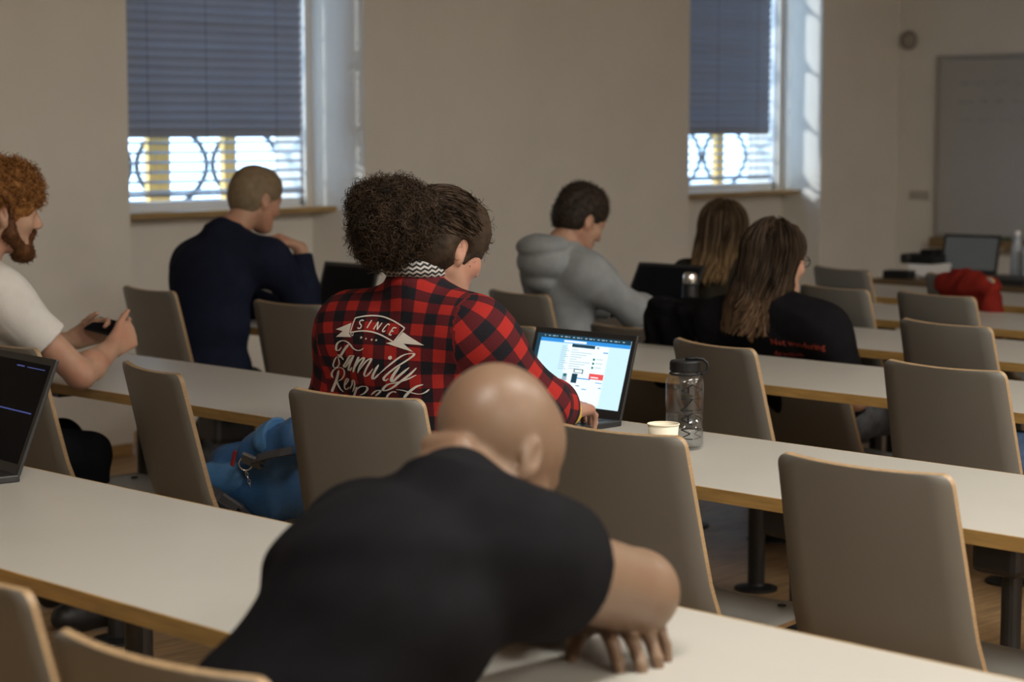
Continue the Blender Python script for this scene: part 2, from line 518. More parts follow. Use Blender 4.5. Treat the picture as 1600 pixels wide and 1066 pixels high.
class SDF:
    def __init__(s, lo, hi, h):
        s.lo = np.asarray(lo, float); s.h = h
        s.n = np.ceil((np.asarray(hi, float) - s.lo) / h).astype(int) + 1
        s.F = np.full(tuple(s.n), 1.0, np.float32)
    def block(s, lo, hi):
        a = np.maximum(np.floor((np.asarray(lo) - s.lo) / s.h).astype(int), 0)
        b = np.minimum(np.ceil((np.asarray(hi) - s.lo) / s.h).astype(int) + 1, s.n)
        if np.any(b - a < 1): return None
        sl = tuple(slice(i, j) for i, j in zip(a, b))
        ax = [(s.lo[k] + s.h * np.arange(a[k], b[k])).astype(np.float32) for k in range(3)]
        return sl, ax[0][:, None, None], ax[1][None, :, None], ax[2][None, None, :]
    def comb(s, sl, d, k, sub=False):
        A = s.F[sl]
        if sub:
            A, d = -A, d
        h = np.maximum(k - np.abs(A - d), 0) / max(k, 1e-6)
        m = np.minimum(A, d) - h * h * k * 0.25
        s.F[sl] = -m if sub else m
    def cone(s, a, b, ra, rb, k=0.02, flat=None, cap=False, capa=False, sub=False):
        a = np.asarray(a, float); b = np.asarray(b, float)
        m = max(ra, rb) + k + 2.5 * s.h
        B = s.block(np.minimum(a, b) - m, np.maximum(a, b) + m)
        if B is None: return
        sl, X, Y, Z = B
        d = b - a; L2 = float(d @ d) + 1e-12
        px, py, pz = X - a[0], Y - a[1], Z - a[2]
        t0 = (px * d[0] + py * d[1] + pz * d[2]) / L2
        t = np.clip(t0, 0, 1)
        qx, qy, qz = px - t * d[0], py - t * d[1], pz - t * d[2]
        if flat is not None:
            ax, q = flat; ax = unit(ax)
            c = (qx * ax[0] + qy * ax[1] + qz * ax[2]) * (1 / q - 1)
            qx, qy, qz = qx + c * ax[0], qy + c * ax[1], qz + c * ax[2]
        dd = np.sqrt(qx * qx + qy * qy + qz * qz) - (ra + (rb - ra) * t)
        if flat is not None: dd = dd * min(1.0, flat[1] ** 0.5)
        L = math.sqrt(L2)
        if cap: dd = np.maximum(dd, (t0 - 1) * L)
        if capa: dd = np.maximum(dd, -t0 * L)
        s.comb(sl, dd.astype(np.float32), k, sub)
    def ell(s, c, r, M=None, k=0.02, sub=False):
        c = np.asarray(c, float); r = np.asarray(r, float)
        m = max(r) + k + 2.5 * s.h
        B = s.block(c - m, c + m)
        if B is None: return
        sl, X, Y, Z = B
        px, py, pz = X - c[0], Y - c[1], Z - c[2]
        if M is not None:
            px, py, pz = (M[0, i] * px + M[1, i] * py + M[2, i] * pz for i in range(3))
        k0 = np.sqrt((px / r[0]) ** 2 + (py / r[1]) ** 2 + (pz / r[2]) ** 2)
        k1 = np.sqrt((px / r[0] ** 2) ** 2 + (py / r[1] ** 2) ** 2 + (pz / r[2] ** 2) ** 2) + 1e-6
        s.comb(sl, (k0 * (k0 - 1) / k1).astype(np.float32), k, sub)
    def cut(s, p, n, lo=None, hi=None):
        """keep the side the normal points away from"""
        lo = s.lo if lo is None else lo
        hi = s.lo + s.h * s.n if hi is None else hi
        B = s.block(lo, hi)
        if B is None: return
        sl, X, Y, Z = B
        n = unit(n)
        d = (X - p[0]) * n[0] + (Y - p[1]) * n[1] + (Z - p[2]) * n[2]
        s.F[sl] = np.maximum(s.F[sl], d.astype(np.float32))
    def warp(s, fn):
        B = s.block(s.lo, s.lo + s.h * s.n)
        sl, X, Y, Z = B
        s.F[sl] = s.F[sl] + fn(X, Y, Z).astype(np.float32)
    def surf(s):
        F = s.F; h = s.h
        F[0] = F[-1] = 1; F[:, 0] = F[:, -1] = 1; F[:, :, 0] = F[:, :, -1] = 1
        I = F < 0
        c = np.zeros(tuple(s.n - 1), np.uint8)
        for dx in (0, 1):
            for dy in (0, 1):
                for dz in (0, 1):
                    c += I[dx:s.n[0] - 1 + dx, dy:s.n[1] - 1 + dy, dz:s.n[2] - 1 + dz]
        act = np.argwhere((c > 0) & (c < 8))
        acc = np.zeros((len(act), 3)); cn = np.zeros(len(act))
        cor = [(i, j, k) for i in (0, 1) for j in (0, 1) for k in (0, 1)]
        val = {q: F[act[:, 0] + q[0], act[:, 1] + q[1], act[:, 2] + q[2]].astype(float) for q in cor}
        for p in cor:
            for axn in range(3):
                if p[axn] == 0:
                    q = list(p); q[axn] = 1; q = tuple(q)
                    a, b = val[p], val[q]
                    m = (a < 0) != (b < 0)
                    t = np.where(m, a / np.where(m, a - b, 1), 0)
                    for k in range(3):
                        acc[:, k] += m * (p[k] + (t if k == axn else 0))
                    cn += m
        V_ = s.lo + h * (act + acc / cn[:, None])
        idx = np.full(tuple(s.n - 1), -1, np.int64); idx[act[:, 0], act[:, 1], act[:, 2]] = np.arange(len(act))
        quads = []
        for axn in range(3):
            o1, o2 = [(1, 2), (2, 0), (0, 1)][axn]
            sl0 = [slice(1, -1)] * 3; sl1 = [slice(1, -1)] * 3
            sl0[axn] = slice(0, -1); sl1[axn] = slice(1, None)
            A = I[tuple(sl0)]; B = I[tuple(sl1)]
            e = np.argwhere(A != B)
            if not len(e): continue
            neg = A[e[:, 0], e[:, 1], e[:, 2]]
            base = e + 1; base[:, axn] -= 1
            def cell(d1, d2):
                q = base.copy(); q[:, o1] -= d1; q[:, o2] -= d2
                return idx[q[:, 0], q[:, 1], q[:, 2]]
            Q = np.stack([cell(1, 1), cell(0, 1), cell(0, 0), cell(1, 0)], 1)
            Q[~neg] = Q[~neg][:, ::-1]
            quads.append(Q)
        Q = np.concatenate(quads)
        Q = Q[(Q >= 0).all(1)]
        return V_, Q

def np_mesh(name, Vt, Q, mats, parent=None, origin=(0, 0, 0), smooth=True):
    me = bpy.data.meshes.new(name)
    n = Q.shape[1]
    me.vertices.add(len(Vt)); me.vertices.foreach_set('co', (Vt - np.asarray(origin)).astype(np.float32).ravel())
    me.loops.add(len(Q) * n); me.loops.foreach_set('vertex_index', Q.astype(np.int32).ravel())
    me.polygons.add(len(Q)); me.polygons.foreach_set('loop_start', np.arange(0, len(Q) * n, n, dtype=np.int32))
    me.polygons.foreach_set('loop_total', np.full(len(Q), n, np.int32))
    me.update(calc_edges=True)
    me.validate()
    return link(name, me, mats, parent, smooth)

def vnormals(Vt, Q):
    fn = np.cross(Vt[Q[:, 2]] - Vt[Q[:, 0]], Vt[Q[:, 3]] - Vt[Q[:, 1]])
    N = np.zeros_like(Vt)
    for i in range(4): np.add.at(N, Q[:, i], fn)
    return N / (np.linalg.norm(N, axis=1)[:, None] + 1e-12)

def strands(P, W, seed=0):
    """P (n, m, 3) polylines, W (n,) widths -> ribbon verts and quads"""
    n, m, _ = P.shape
    rs = np.random.RandomState(seed)
    T = np.gradient(P, axis=1)
    side = np.cross(T, rs.normal(size=(n, 1, 3)))
    side /= np.linalg.norm(side, axis=2)[:, :, None] + 1e-9
    tap = np.sin(np.linspace(0.55, 2.75, m))[None, :, None]
    o = side * np.asarray(W).reshape(-1, 1, 1) * 0.5 * tap
    Vt = np.stack([P - o, P + o], 2).reshape(-1, 3)
    b = (np.arange(n)[:, None] * m + np.arange(m - 1)[None]).ravel() * 2
    Q = np.stack([b, b + 1, b + 3, b + 2], 1)
    return Vt, Q

def merge(parts):
    Vs, Qs, o = [], [], 0
    for v, q in parts:
        Vs.append(v); Qs.append(q + o); o += len(v)
    return np.concatenate(Vs), np.concatenate(Qs)

def head_frame(yaw, pitch, roll=0):
    """columns forward, left, up; yaw from +x, pitch positive looks down"""
    M = Matrix.Rotation(R(yaw), 3, 'Z') @ Matrix.Rotation(R(pitch), 3, 'Y') @ Matrix.Rotation(R(roll), 3, 'X')
    return np.array(M)

def head_sdf(s, c, M, sc=1.0, jaw=1.0):
    P = lambda x, y, z: np.asarray(c) + M @ (V(x, y, z) * sc)
    r = lambda *a: np.array(a) * sc
    s.ell(P(-0.012, 0, 0.030), r(0.098, 0.076, 0.090), M, 0.01)
    s.ell(P(0.028, 0, 0.035), r(0.068, 0.064, 0.075), M, 0.02)
    s.ell(P(0.034, 0, -0.035), r(0.056, 0.056 * jaw, 0.085), M, 0.03)
    s.ell(P(0.066, 0, -0.100), r(0.022, 0.026, 0.020), M, 0.03)
    for y in (-1, 1):
        s.cone(P(-0.004, y * 0.052 * jaw, -0.050), P(0.056, y * 0.020, -0.098), 0.018 * sc, 0.017 * sc, 0.03)
        s.ell(P(0.060, y * 0.040, -0.030), r(0.024, 0.022, 0.022), M, 0.025)
        s.ell(P(0.092, y * 0.032, -0.003), r(0.014, 0.018, 0.011), M, 0.012, sub=True)
        s.ell(P(0.080, y * 0.031, -0.003), r(0.0125, 0.0135, 0.0125), M, 0.003)
        s.ell(P(0.098, y * 0.012, -0.040), r(0.012, 0.009, 0.008), M, 0.006)
        # ear: rim, lobe and hollow
        E = M @ np.array(Matrix.Rotation(R(y * 22), 3, 'Z') @ Matrix.Rotation(R(-14), 3, 'Y'))
        s.ell(P(-0.012, y * 0.077, -0.008), r(0.017, 0.0080, 0.029), E, 0.006)
        s.ell(P(-0.006, y * 0.074, -0.034), r(0.011, 0.007, 0.012), E, 0.008)
        s.ell(P(-0.010, y * 0.086, -0.004), r(0.010, 0.006, 0.019), E, 0.004, sub=True)
    s.cone(P(0.082, -0.034, 0.017), P(0.082, 0.034, 0.017), 0.011 * sc, 0.011 * sc, 0.018)
    s.cone(P(0.090, 0, 0.008), P(0.110, 0, -0.034), 0.008 * sc, 0.012 * sc, 0.012)
    s.ell(P(0.086, 0, -0.064), r(0.013, 0.023, 0.006), M, 0.006)
    s.ell(P(0.083, 0, -0.074), r(0.013, 0.020, 0.006), M, 0.006)

FL = ((0.042, 0.026, 0.021), (0.047, 0.029, 0.022), (0.043, 0.027, 0.021), (0.034, 0.021, 0.019))
def hand_sdf(s, wrist, d, n, right=True, curl=((30, 40, 20),) * 4, thumb=(0.7, 0.55, -0.35), tb=0.5, sc=1.0, spread=0.10):
    d = unit(d); n = np.asarray(n, float); n = unit(n - d * (n @ d))
    t = np.cross(n, d) * (1 if right else -1)
    offs = (0.030, 0.010, -0.011, -0.030); kl = (0.088, 0.091, 0.086, 0.077)
    w = np.asarray(wrist, float)
    tips = []
    for i in range(4):
        K = w + (d * kl[i] + t * offs[i]) * sc
        s.cone(w + t * offs[i] * 0.55 * sc, K, 0.0175 * sc, 0.0125 * sc, 0.014)
        a = 0; p = K
        cu = curl[i]
        fd = unit(d + t * spread * (1.5 - i) * 0.66)
        rr = (0.0096, 0.0086, 0.0078, 0.0068)
        for j in range(3):
            a += R(cu[j])
            q = p + (fd * math.cos(a) - n * math.sin(a)) * FL[i][j] * sc
            s.cone(p, q, rr[j] * sc * (0.9 if i == 3 else 1), rr[j + 1] * sc * (0.9 if i == 3 else 1), 0.004 if j else 0.007)
            p = q
        tips.append(p)
    p = w + (d * 0.022 + t * 0.022) * sc
    td = unit(d * thumb[0] + t * thumb[1] + n * thumb[2])
    for j, (L, ra, rb) in enumerate(((0.044, 0.0150, 0.0115), (0.033, 0.0110, 0.0095), (0.026, 0.0095, 0.0075))):
        q = p + td * L * sc
        s.cone(p, q, ra * sc, rb * sc, 0.012 if j == 0 else 0.004)
        p = q
        td = unit(td * (1 - tb * 0.6) + d * tb * 0.6)
    return tips

def skin_mat(name, col, red=0.25, rough=0.5):
    m, nt, N, L, b = new_mat(name)
    tc = N.new('ShaderNodeTexCoord')
    n1 = N.new('ShaderNodeTexNoise'); n1.inputs['Scale'].default_value = 14; n1.inputs['Detail'].default_value = 5
    L.new(tc.outputs['Object'], n1.inputs['Vector'])
    rp = N.new('ShaderNodeValToRGB')
    rp.color_ramp.elements[0].position = 0.32; rp.color_ramp.elements[1].position = 0.7
    rp.color_ramp.elements[0].color = (*col, 1)
    rp.color_ramp.elements[1].color = (col[0] * 0.95, col[1] * (1 - red), col[2] * (1 - red), 1)
    L.new(n1.outputs['Fac'], rp.inputs[0]); L.new(rp.outputs[0], b.inputs['Base Color'])
    b.inputs['Roughness'].default_value = rough
    b.inputs['Specular IOR Level'].default_value = 0.28
    b.inputs['Subsurface Weight'].default_value = 0.10
    b.inputs['Subsurface Radius'].default_value = (0.01, 0.004, 0.002)
    n2 = N.new('ShaderNodeTexNoise'); n2.inputs['Scale'].default_value = 260
    L.new(tc.outputs['Object'], n2.inputs['Vector'])
    bp = N.new('ShaderNodeBump'); bp.inputs['Strength'].default_value = 0.08; bp.inputs['Distance'].default_value = 0.003
    L.new(n2.outputs['Fac'], bp.inputs['Height']); L.new(bp.outputs[0], b.inputs['Normal'])
    return m

def hair_mat(name, c0, c1, scale=40, stretch=(1, 1, 1), rough=0.6, tip=None):
    m, nt, N, L, b = new_mat(name)
    tc = N.new('ShaderNodeTexCoord')
    mp = N.new('ShaderNodeMapping'); mp.inputs['Scale'].default_value = stretch
    L.new(tc.outputs['Object'], mp.inputs[0])
    n1 = N.new('ShaderNodeTexNoise'); n1.inputs['Scale'].default_value = scale; n1.inputs['Detail'].default_value = 5
    L.new(mp.outputs[0], n1.inputs['Vector'])
    rp = N.new('ShaderNodeValToRGB')
    rp.color_ramp.elements[0].position = 0.33; rp.color_ramp.elements[1].position = 0.68
    rp.color_ramp.elements[0].color = (*c0, 1); rp.color_ramp.elements[1].color = (*c1, 1)
    L.new(n1.outputs['Fac'], rp.inputs[0])
    out = rp.outputs[0]
    if tip:        # lighter grown-out lengths: (z where it starts, z where it is full, colour)
        sp = N.new('ShaderNodeSeparateXYZ'); L.new(tc.outputs['Object'], sp.inputs[0])
        mr = N.new('ShaderNodeMapRange'); mr.inputs['From Min'].default_value = tip[0]; mr.inputs['From Max'].default_value = tip[1]
        L.new(sp.outputs[2], mr.inputs['Value'])
        mu = N.new('ShaderNodeMath'); mu.operation = 'MULTIPLY'; L.new(mr.outputs[0], mu.inputs[0])
        L.new(n1.outputs['Fac'], mu.inputs[1])
        m2 = N.new('ShaderNodeMath'); m2.operation = 'MULTIPLY'; m2.inputs[1].default_value = 1.5; L.new(mu.outputs[0], m2.inputs[0])
        mx = N.new('ShaderNodeMix'); mx.data_type = 'RGBA'
        L.new(m2.outputs[0], mx.inputs[0]); L.new(out, mx.inputs[6]); mx.inputs[7].default_value = (*tip[2], 1)
        out = mx.outputs[2]
    L.new(out, b.inputs['Base Color'])
    b.inputs['Roughness'].default_value = rough
    b.inputs['Specular IOR Level'].default_value = 0.15
    bp = N.new('ShaderNodeBump'); bp.inputs['Strength'].default_value = 0.5; bp.inputs['Distance'].default_value = 0.004
    L.new(n1.outputs['Fac'], bp.inputs['Height']); L.new(bp.outputs[0], b.inputs['Normal'])
    return m

def folds(amp, f, seed, dirv=(1, 1, 0)):
    rs = np.random.RandomState(seed)
    waves = []
    for i in range(4):
        k = rs.normal(size=3); k = unit(k * 0.8 + np.asarray(dirv) * (1 if i % 2 else -0.3)) * f * rs.uniform(0.7, 1.8)
        waves.append((k, rs.uniform(0, 6.28), rs.uniform(0.5, 1)))
    def fn(X, Y, Z):
        o = 0
        for k, ph, a in waves:
            w = k[0] * X + k[1] * Y + k[2] * Z + ph
            o = o + a * np.sin(w + 1.3 * np.sin(0.6 * w + 7 * Z + 5 * X))
        return amp * o * 0.5
    return fn
# ---------------------------------------------------------------- people
def cloth_mat(name, col, var=0.12, rough=0.85, bump=0.25, bscale=420):
    return mat(name, col, rough, var, 22, bump, bscale, sheen=0.0, spec=0.05)
C_BLACK = cloth_mat('black_cotton', (0.0075, 0.0072, 0.0085))
C_NAVY = cloth_mat('navy_cotton', (0.011, 0.014, 0.028))
C_WHITE = cloth_mat('white_cotton', (0.60, 0.58, 0.55), 0.04)
C_GREY = cloth_mat('heather_grey_jersey', (0.27, 0.285, 0.295), 0.10)
C_TROU = cloth_mat('black_trousers', (0.010, 0.010, 0.012))
C_JEAN = cloth_mat('dark_grey_denim', (0.055, 0.055, 0.058), 0.4)
C_BLUE = cloth_mat('blue_denim', (0.055, 0.09, 0.16), 0.35)
C_OLIVE = cloth_mat('dark_olive_jacket', (0.030, 0.026, 0.018))
M_SHOE = mat('black_shoe_leather', (0.012, 0.011, 0.011), 0.5, 0.1, 20)
M_EYE = mat('eye_white', (0.16, 0.14, 0.12), 0.2, 0.02, 10)
SK_FAIR = skin_mat('fair_skin', (0.42, 0.265, 0.18))
SK_TAN = skin_mat('tan_skin', (0.40, 0.225, 0.125))
SK_PINK = skin_mat('pink_skin', (0.40, 0.235, 0.165), 0.25)

def plaid_mat():
    m, nt, N, L, b = new_mat('red_black_plaid')
    at = N.new('ShaderNodeAttribute'); at.attribute_name = 'cloth_uv'
    sp = N.new('ShaderNodeSeparateXYZ'); L.new(at.outputs['Vector'], sp.inputs[0])
    def stripe(out):
        mu = N.new('ShaderNodeMath'); mu.operation = 'MULTIPLY'; mu.inputs[1].default_value = 1 / 0.066
        L.new(out, mu.inputs[0])
        fr = N.new('ShaderNodeMath'); fr.operation = 'FRACT'; L.new(mu.outputs[0], fr.inputs[0])
        gt = N.new('ShaderNodeMath'); gt.operation = 'GREATER_THAN'; gt.inputs[1].default_value = 0.5
        L.new(fr.outputs[0], gt.inputs[0])
        return gt.outputs[0]
    a, c = stripe(sp.outputs[0]), stripe(sp.outputs[1])
    ad = N.new('ShaderNodeMath'); ad.operation = 'ADD'; L.new(a, ad.inputs[0]); L.new(c, ad.inputs[1])
    dv = N.new('ShaderNodeMath'); dv.operation = 'MULTIPLY'; dv.inputs[1].default_value = 0.5; L.new(ad.outputs[0], dv.inputs[0])
    rp = N.new('ShaderNodeValToRGB'); rp.color_ramp.interpolation = 'CONSTANT'
    e = rp.color_ramp.elements
    e[0].position = 0; e[0].color = (0.30, 0.018, 0.014, 1)
    e[1].position = 0.75; e[1].color = (0.010, 0.009, 0.013, 1)
    x = e.new(0.25); x.color = (0.075, 0.009, 0.012, 1)
    L.new(dv.outputs[0], rp.inputs[0]); L.new(rp.outputs[0], b.inputs['Base Color'])
    b.inputs['Roughness'].default_value = 0.9; b.inputs['Specular IOR Level'].default_value = 0.2
    tc = N.new('ShaderNodeTexCoord')
    n2 = N.new('ShaderNodeTexNoise'); n2.inputs['Scale'].default_value = 350
    L.new(tc.outputs['Object'], n2.inputs['Vector'])
    bp = N.new('ShaderNodeBump'); bp.inputs['Strength'].default_value = 0.25; bp.inputs['Distance'].default_value = 0.006
    L.new(n2.outputs['Fac'], bp.inputs['Height']); L.new(bp.outputs[0], b.inputs['Normal'])
    return m
C_PLAID = plaid_mat()

def bounds(pts, m=0.16):
    P = np.array(pts); return P.min(0) - m, P.max(0) + m

def person(label, q, skin, shirt, trousers, h=0.005, hc=0.007, group='people at the desks'):
    """q: dict of joints in metres (world). Body, shirt, trousers, shoes are children of one empty."""
    g = {k: (np.asarray(v, float) if isinstance(v, (tuple, list)) and len(v) == 3 and not isinstance(v[0], (tuple, list)) else v) for k, v in q.items()}
    org = V(g['pelvis'][0], g['pelvis'][1], 0)
    root = empty('person', org, 0, label, 'person', group)
    HM = head_frame(*g['look'])
    hs = q.get('hs', 1.0)
    shL, shR, neck, pel = g['shL'], g['shR'], g['neck'], g['pelvis']
    l = unit(shL - shR); up = unit(neck - pel); fw = unit(np.cross(l, up)); up = np.cross(fw, l)
    T = np.stack([fw, l, up], 1)
    b = q.get('bulk', 1.0); ab = q.get('arm', 1.0); dp = q.get('depth', 1.0); wst = q.get('waist', 1.0)
    hun = q.get('hunch', 0.0)
    belly = pel + (neck - pel) * 0.34 - fw * hun * 0.8
    chest = pel + (neck - pel) * 0.68 - fw * hun
    top = (shL + shR) / 2
    pts = [g[k] for k in ('head', 'shL', 'shR', 'elL', 'elR', 'wrL', 'wrR', 'pelvis')]
    lo, hi = bounds(pts, 0.17)
    # ---- body: head, neck, torso, arms and hands in one skin
    s = SDF(lo, hi, h)
    s.ell(pel, V(0.11 * dp, 0.15, 0.10) * b, T, 0.04)
    s.ell(belly, V(0.10 * dp, 0.135, 0.14) * b, T, 0.04)
    s.ell(chest, V(0.10 * dp, 0.15, 0.15) * b, T, 0.04)
    s.cone(shL, shR, 0.045, 0.045, 0.05)
    nk = np.asarray(g['head']) + HM @ V(-0.028, 0, -0.055) * hs
    nr = q.get('neckr', 0.056)
    s.cone(neck - up * 0.03, nk, nr * 1.06, nr * 0.95, 0.03)
    for sh in (shL, shR):
        s.cone(neck + up * 0.015, sh, 0.04, 0.04, 0.05)
    for sh, el, wr in ((shL, g['elL'], g['wrL']), (shR, g['elR'], g['wrR'])):
        s.cone(sh, el, 0.045 * ab, 0.042 * ab, 0.03)
        m = el + (wr - el) * 0.3
        s.cone(el, m, 0.041 * ab, 0.043 * ab, 0.015); s.cone(m, wr, 0.043 * ab, 0.027 * ab ** 0.5, 0.02)
    head_sdf(s, g['head'], HM, hs, q.get('jaw', 1.0))
    if 'extra' in q: q['extra'](s, HM)
    for hd in q['hands']:
        hand_sdf(s, **hd)
    Vb, Qb = s.surf()
    body = np_mesh('body', Vb, Qb, skin, root, org)
    for y in (-1, 1):
        c = np.asarray(g['head']) + HM @ (V(0.0795, y * 0.031, -0.003) * hs)
        bm = bmesh.new(); bmesh.ops.create_uvsphere(bm, u_segments=10, v_segments=8, radius=0.0118 * hs)
        o = from_bm('eye', bm, M_EYE, root, True); o.location = Vector(c - org)
    # ---- shirt
    e = q.get('ease', 0.012)
    s = SDF(lo - 0.03, hi + 0.03, hc)
    hem = pel - up * q.get('hem', 0.02)
    s.ell(pel + up * 0.03, V(0.125 * b * dp + e, 0.162 * b * wst + e, 0.12), T, 0.04)
    s.ell(belly, V(0.112 * b * dp + e, 0.150 * b * wst + e, 0.15), T, 0.05)
    s.ell(chest, V(0.112 * b * dp + e, 0.158 * b + e, 0.16 * min(b, 1.1)), T, 0.05)
    s.cone(shL, shR, 0.043 + e * 0.7, 0.043 + e * 0.7, 0.08)
    for sh in (shL, shR):
        s.cone(neck + up * 0.012, sh, 0.045 + e * 0.6, 0.046 + e, 0.05)
    if 'back' in q: q['back'](s, T, chest, belly)
    cutp = neck + up * q.get('collar', 0.045)
    s.cone(neck - up * 0.06, cutp + up * 0.0, nr + 0.012, nr + q.get('collarw', 0.010), 0.02, cap=True)
    s.warp(folds(q.get('fold', 0.0045), 34, int(abs(pel[0] * 100)), fw))
    s.cut(hem, -up)
    slv = q['sleeve']
    for sh, el in ((shL, g['elL']), (shR, g['elR'])):      # cloth bridging back and upper arm
        s.cone(sh * 0.62 + (chest + up * 0.05) * 0.38, sh + (el - sh) * min(0.30, q.get('slen', 0.9) * 0.25), 0.062 * b, 0.042 * ab + e * 0.5, 0.06)
    for sh, el, wr in ((shL, g['elL'], g['wrL']), (shR, g['elR'], g['wrR'])):
        if slv == 'short':
            en = sh + (el - sh) * q.get('slen', 0.62)
            s.cone(sh, en, 0.046 * ab + e * 0.8, 0.050 * ab + e * 1.2, 0.07, cap=True)
        else:
            m = el + (wr - el) * 0.35
            en = el + (wr - el) * q.get('slen', 0.9)
            s.cone(sh, el, 0.046 * ab + e * 0.7, 0.043 * ab + e, 0.07)
            s.cone(el, m, 0.046 * ab + e, 0.047 * ab + e * 0.8, 0.02)
            s.cone(m, en, 0.047 * ab + e * 0.8, 0.032 * ab + e * 0.7, 0.02, cap=True)
    if 'shirt_extra' in q: q['shirt_extra'](s, T, HM)
    Vs, Qs = s.surf()
    so = np_mesh(q.get('shirt_name', 'shirt'), Vs, Qs, shirt, root, org)
    # cloth coordinates: around and along torso or sleeve
    rel = Vs - pel
    a = np.arctan2(rel @ l, -(rel @ fw + 0.03))
    fwc = rel @ fw + 0.105 * b * dp + e
    wt = np.clip((rel @ up - 0.36) / 0.1, 0, 1)
    uv = np.stack([rel @ l + np.sign(rel @ l) * np.maximum(fwc, 0) * 0.85 * (1 - wt), rel @ up + wt * np.maximum(fwc, 0) * 0.8, 0 * a], 1)
    best = np.abs(np.linalg.norm(np.cross(rel, up[None]), axis=1) - 0.0)
    tor = np.sqrt((rel @ fw / 0.75) ** 2 + (rel @ l) ** 2) - 0.165 * b
    for sh, el, wr in ((shL, g['elL'], g['wrL']), (shR, g['elR'], g['wrR'])):
        L0 = 0
        for A, B in ((sh, el), (el, wr)):
            d = B - A; L = np.linalg.norm(d); d = d / L
            t = np.clip((Vs - A) @ d, 0, L)
            r_ = Vs - A - t[:, None] * d
            dist = np.linalg.norm(r_, axis=1) - 0.065
            ref = unit(np.cross(d, fw)); rf2 = np.cross(d, ref)
            m = (dist < tor) & (np.abs((Vs - top) @ l) > 0.155 * b)
            ang = np.arctan2(r_ @ ref, r_ @ rf2) * 0.062
            t0 = (Vs - A) @ d
            uv[m] = np.stack([ang, t0 + L0, 0 * t], 1)[m]
            tor = np.where(m, dist, tor)
            L0 += L
    at = so.data.attributes.new('cloth_uv', 'FLOAT_VECTOR', 'POINT')
    at.data.foreach_set('vector', uv.astype(np.float32).ravel())
    # ---- trousers and shoes
    hw = 0.085 * b
    legs = []
    for sg, kn, an in ((1, g['knL'], g['anL']), (-1, g['knR'], g['anR'])):
        legs.append((pel + l * sg * hw - up * 0.02, kn, an, sg))
    P2 = [pel] + [x for L in legs for x in (L[1], L[2])]
    lo2, hi2 = bounds(P2, 0.2)
    lo2[2] = max(lo2[2], 0.0)
    s = SDF(lo2, hi2, 0.009)
    s.ell(pel - up * 0.01, V(0.12 * b * dp, 0.16 * b, 0.115), T, 0.04)
    for hp, kn, an, sg in legs:
        s.cone(hp, kn, 0.088 * b, 0.066, 0.03)
        s.cone(kn, an + V(0, 0, 0.03), 0.064, 0.052, 0.02, cap=True)
    s.warp(folds(0.004, 40, 5))
    Vt, Qt = s.surf()
    np_mesh('trousers', Vt, Qt, trousers, root, org)
    for hp, kn, an, sg in legs:
        toe = unit(V(kn[0] - hp[0], kn[1] - hp[1], 0))
        s = SDF(an - 0.2, an + 0.25, 0.008)
        z = 0.045
        a0 = V(an[0], an[1], z)
        s.cone(a0 - toe * 0.05, a0 + toe * 0.12, 0.042, 0.036, 0.02)
        s.cone(a0, V(an[0], an[1], 0.09), 0.042, 0.04, 0.02)
        s.cut(V(0, 0, 0.004), V(0, 0, -1))
        v_, q_ = s.surf()
        np_mesh('shoe', v_, q_, M_SHOE, root, org)
    return dict(root=root, org=org, HM=HM, T=T, fw=fw, l=l, up=up, V=Vs, Q=Qs, shirt=so, head=np.asarray(g['head']), body=(Vb, Qb), neck=neck, chest=chest)

def hair_obj(p, name, parts, m):
    Vh, Qh = merge(parts)
    return np_mesh(name, Vh, Qh, m, p['root'], p['org'])

def hp(p, x, y, z): return p['head'] + p['HM'] @ V(x, y, z)

def curls(Vh, Qh, n, length, rad, width, seed, turns=1.2, m=9, grav=0.0, pick=None):
    rs = np.random.RandomState(seed)
    N = vnormals(Vh, Qh)
    ids = np.arange(len(Vh)) if pick is None else np.where(pick)[0]
    i = rs.choice(ids, n)
    o, nn = Vh[i], N[i]
    nn = nn + rs.normal(size=nn.shape) * 0.35; nn /= np.linalg.norm(nn, axis=1)[:, None]
    u = np.cross(nn, rs.normal(size=nn.shape)); u /= np.linalg.norm(u, axis=1)[:, None]
    w = np.cross(nn, u)
    t = np.linspace(0, 1, m)[None, :, None]
    L = (length * rs.uniform(0.5, 1.25, n))[:, None, None]
    ph = rs.uniform(0, 6.28, n)[:, None, None]
    th = ph + t * 2 * PI * turns * rs.uniform(0.7, 1.4, n)[:, None, None]
    rr = rad * rs.uniform(0.6, 1.3, n)[:, None, None]
    P = o[:, None] - nn[:, None] * 0.006 + nn[:, None] * t * L + rr * (u[:, None] * (np.cos(th) - np.cos(ph)) + w[:, None] * (np.sin(th) - np.sin(ph)))
    P[:, :, 2] -= grav * (t[:, :, 0] ** 2) * L[:, :, 0]
    return strands(P, np.full(n, width), seed)

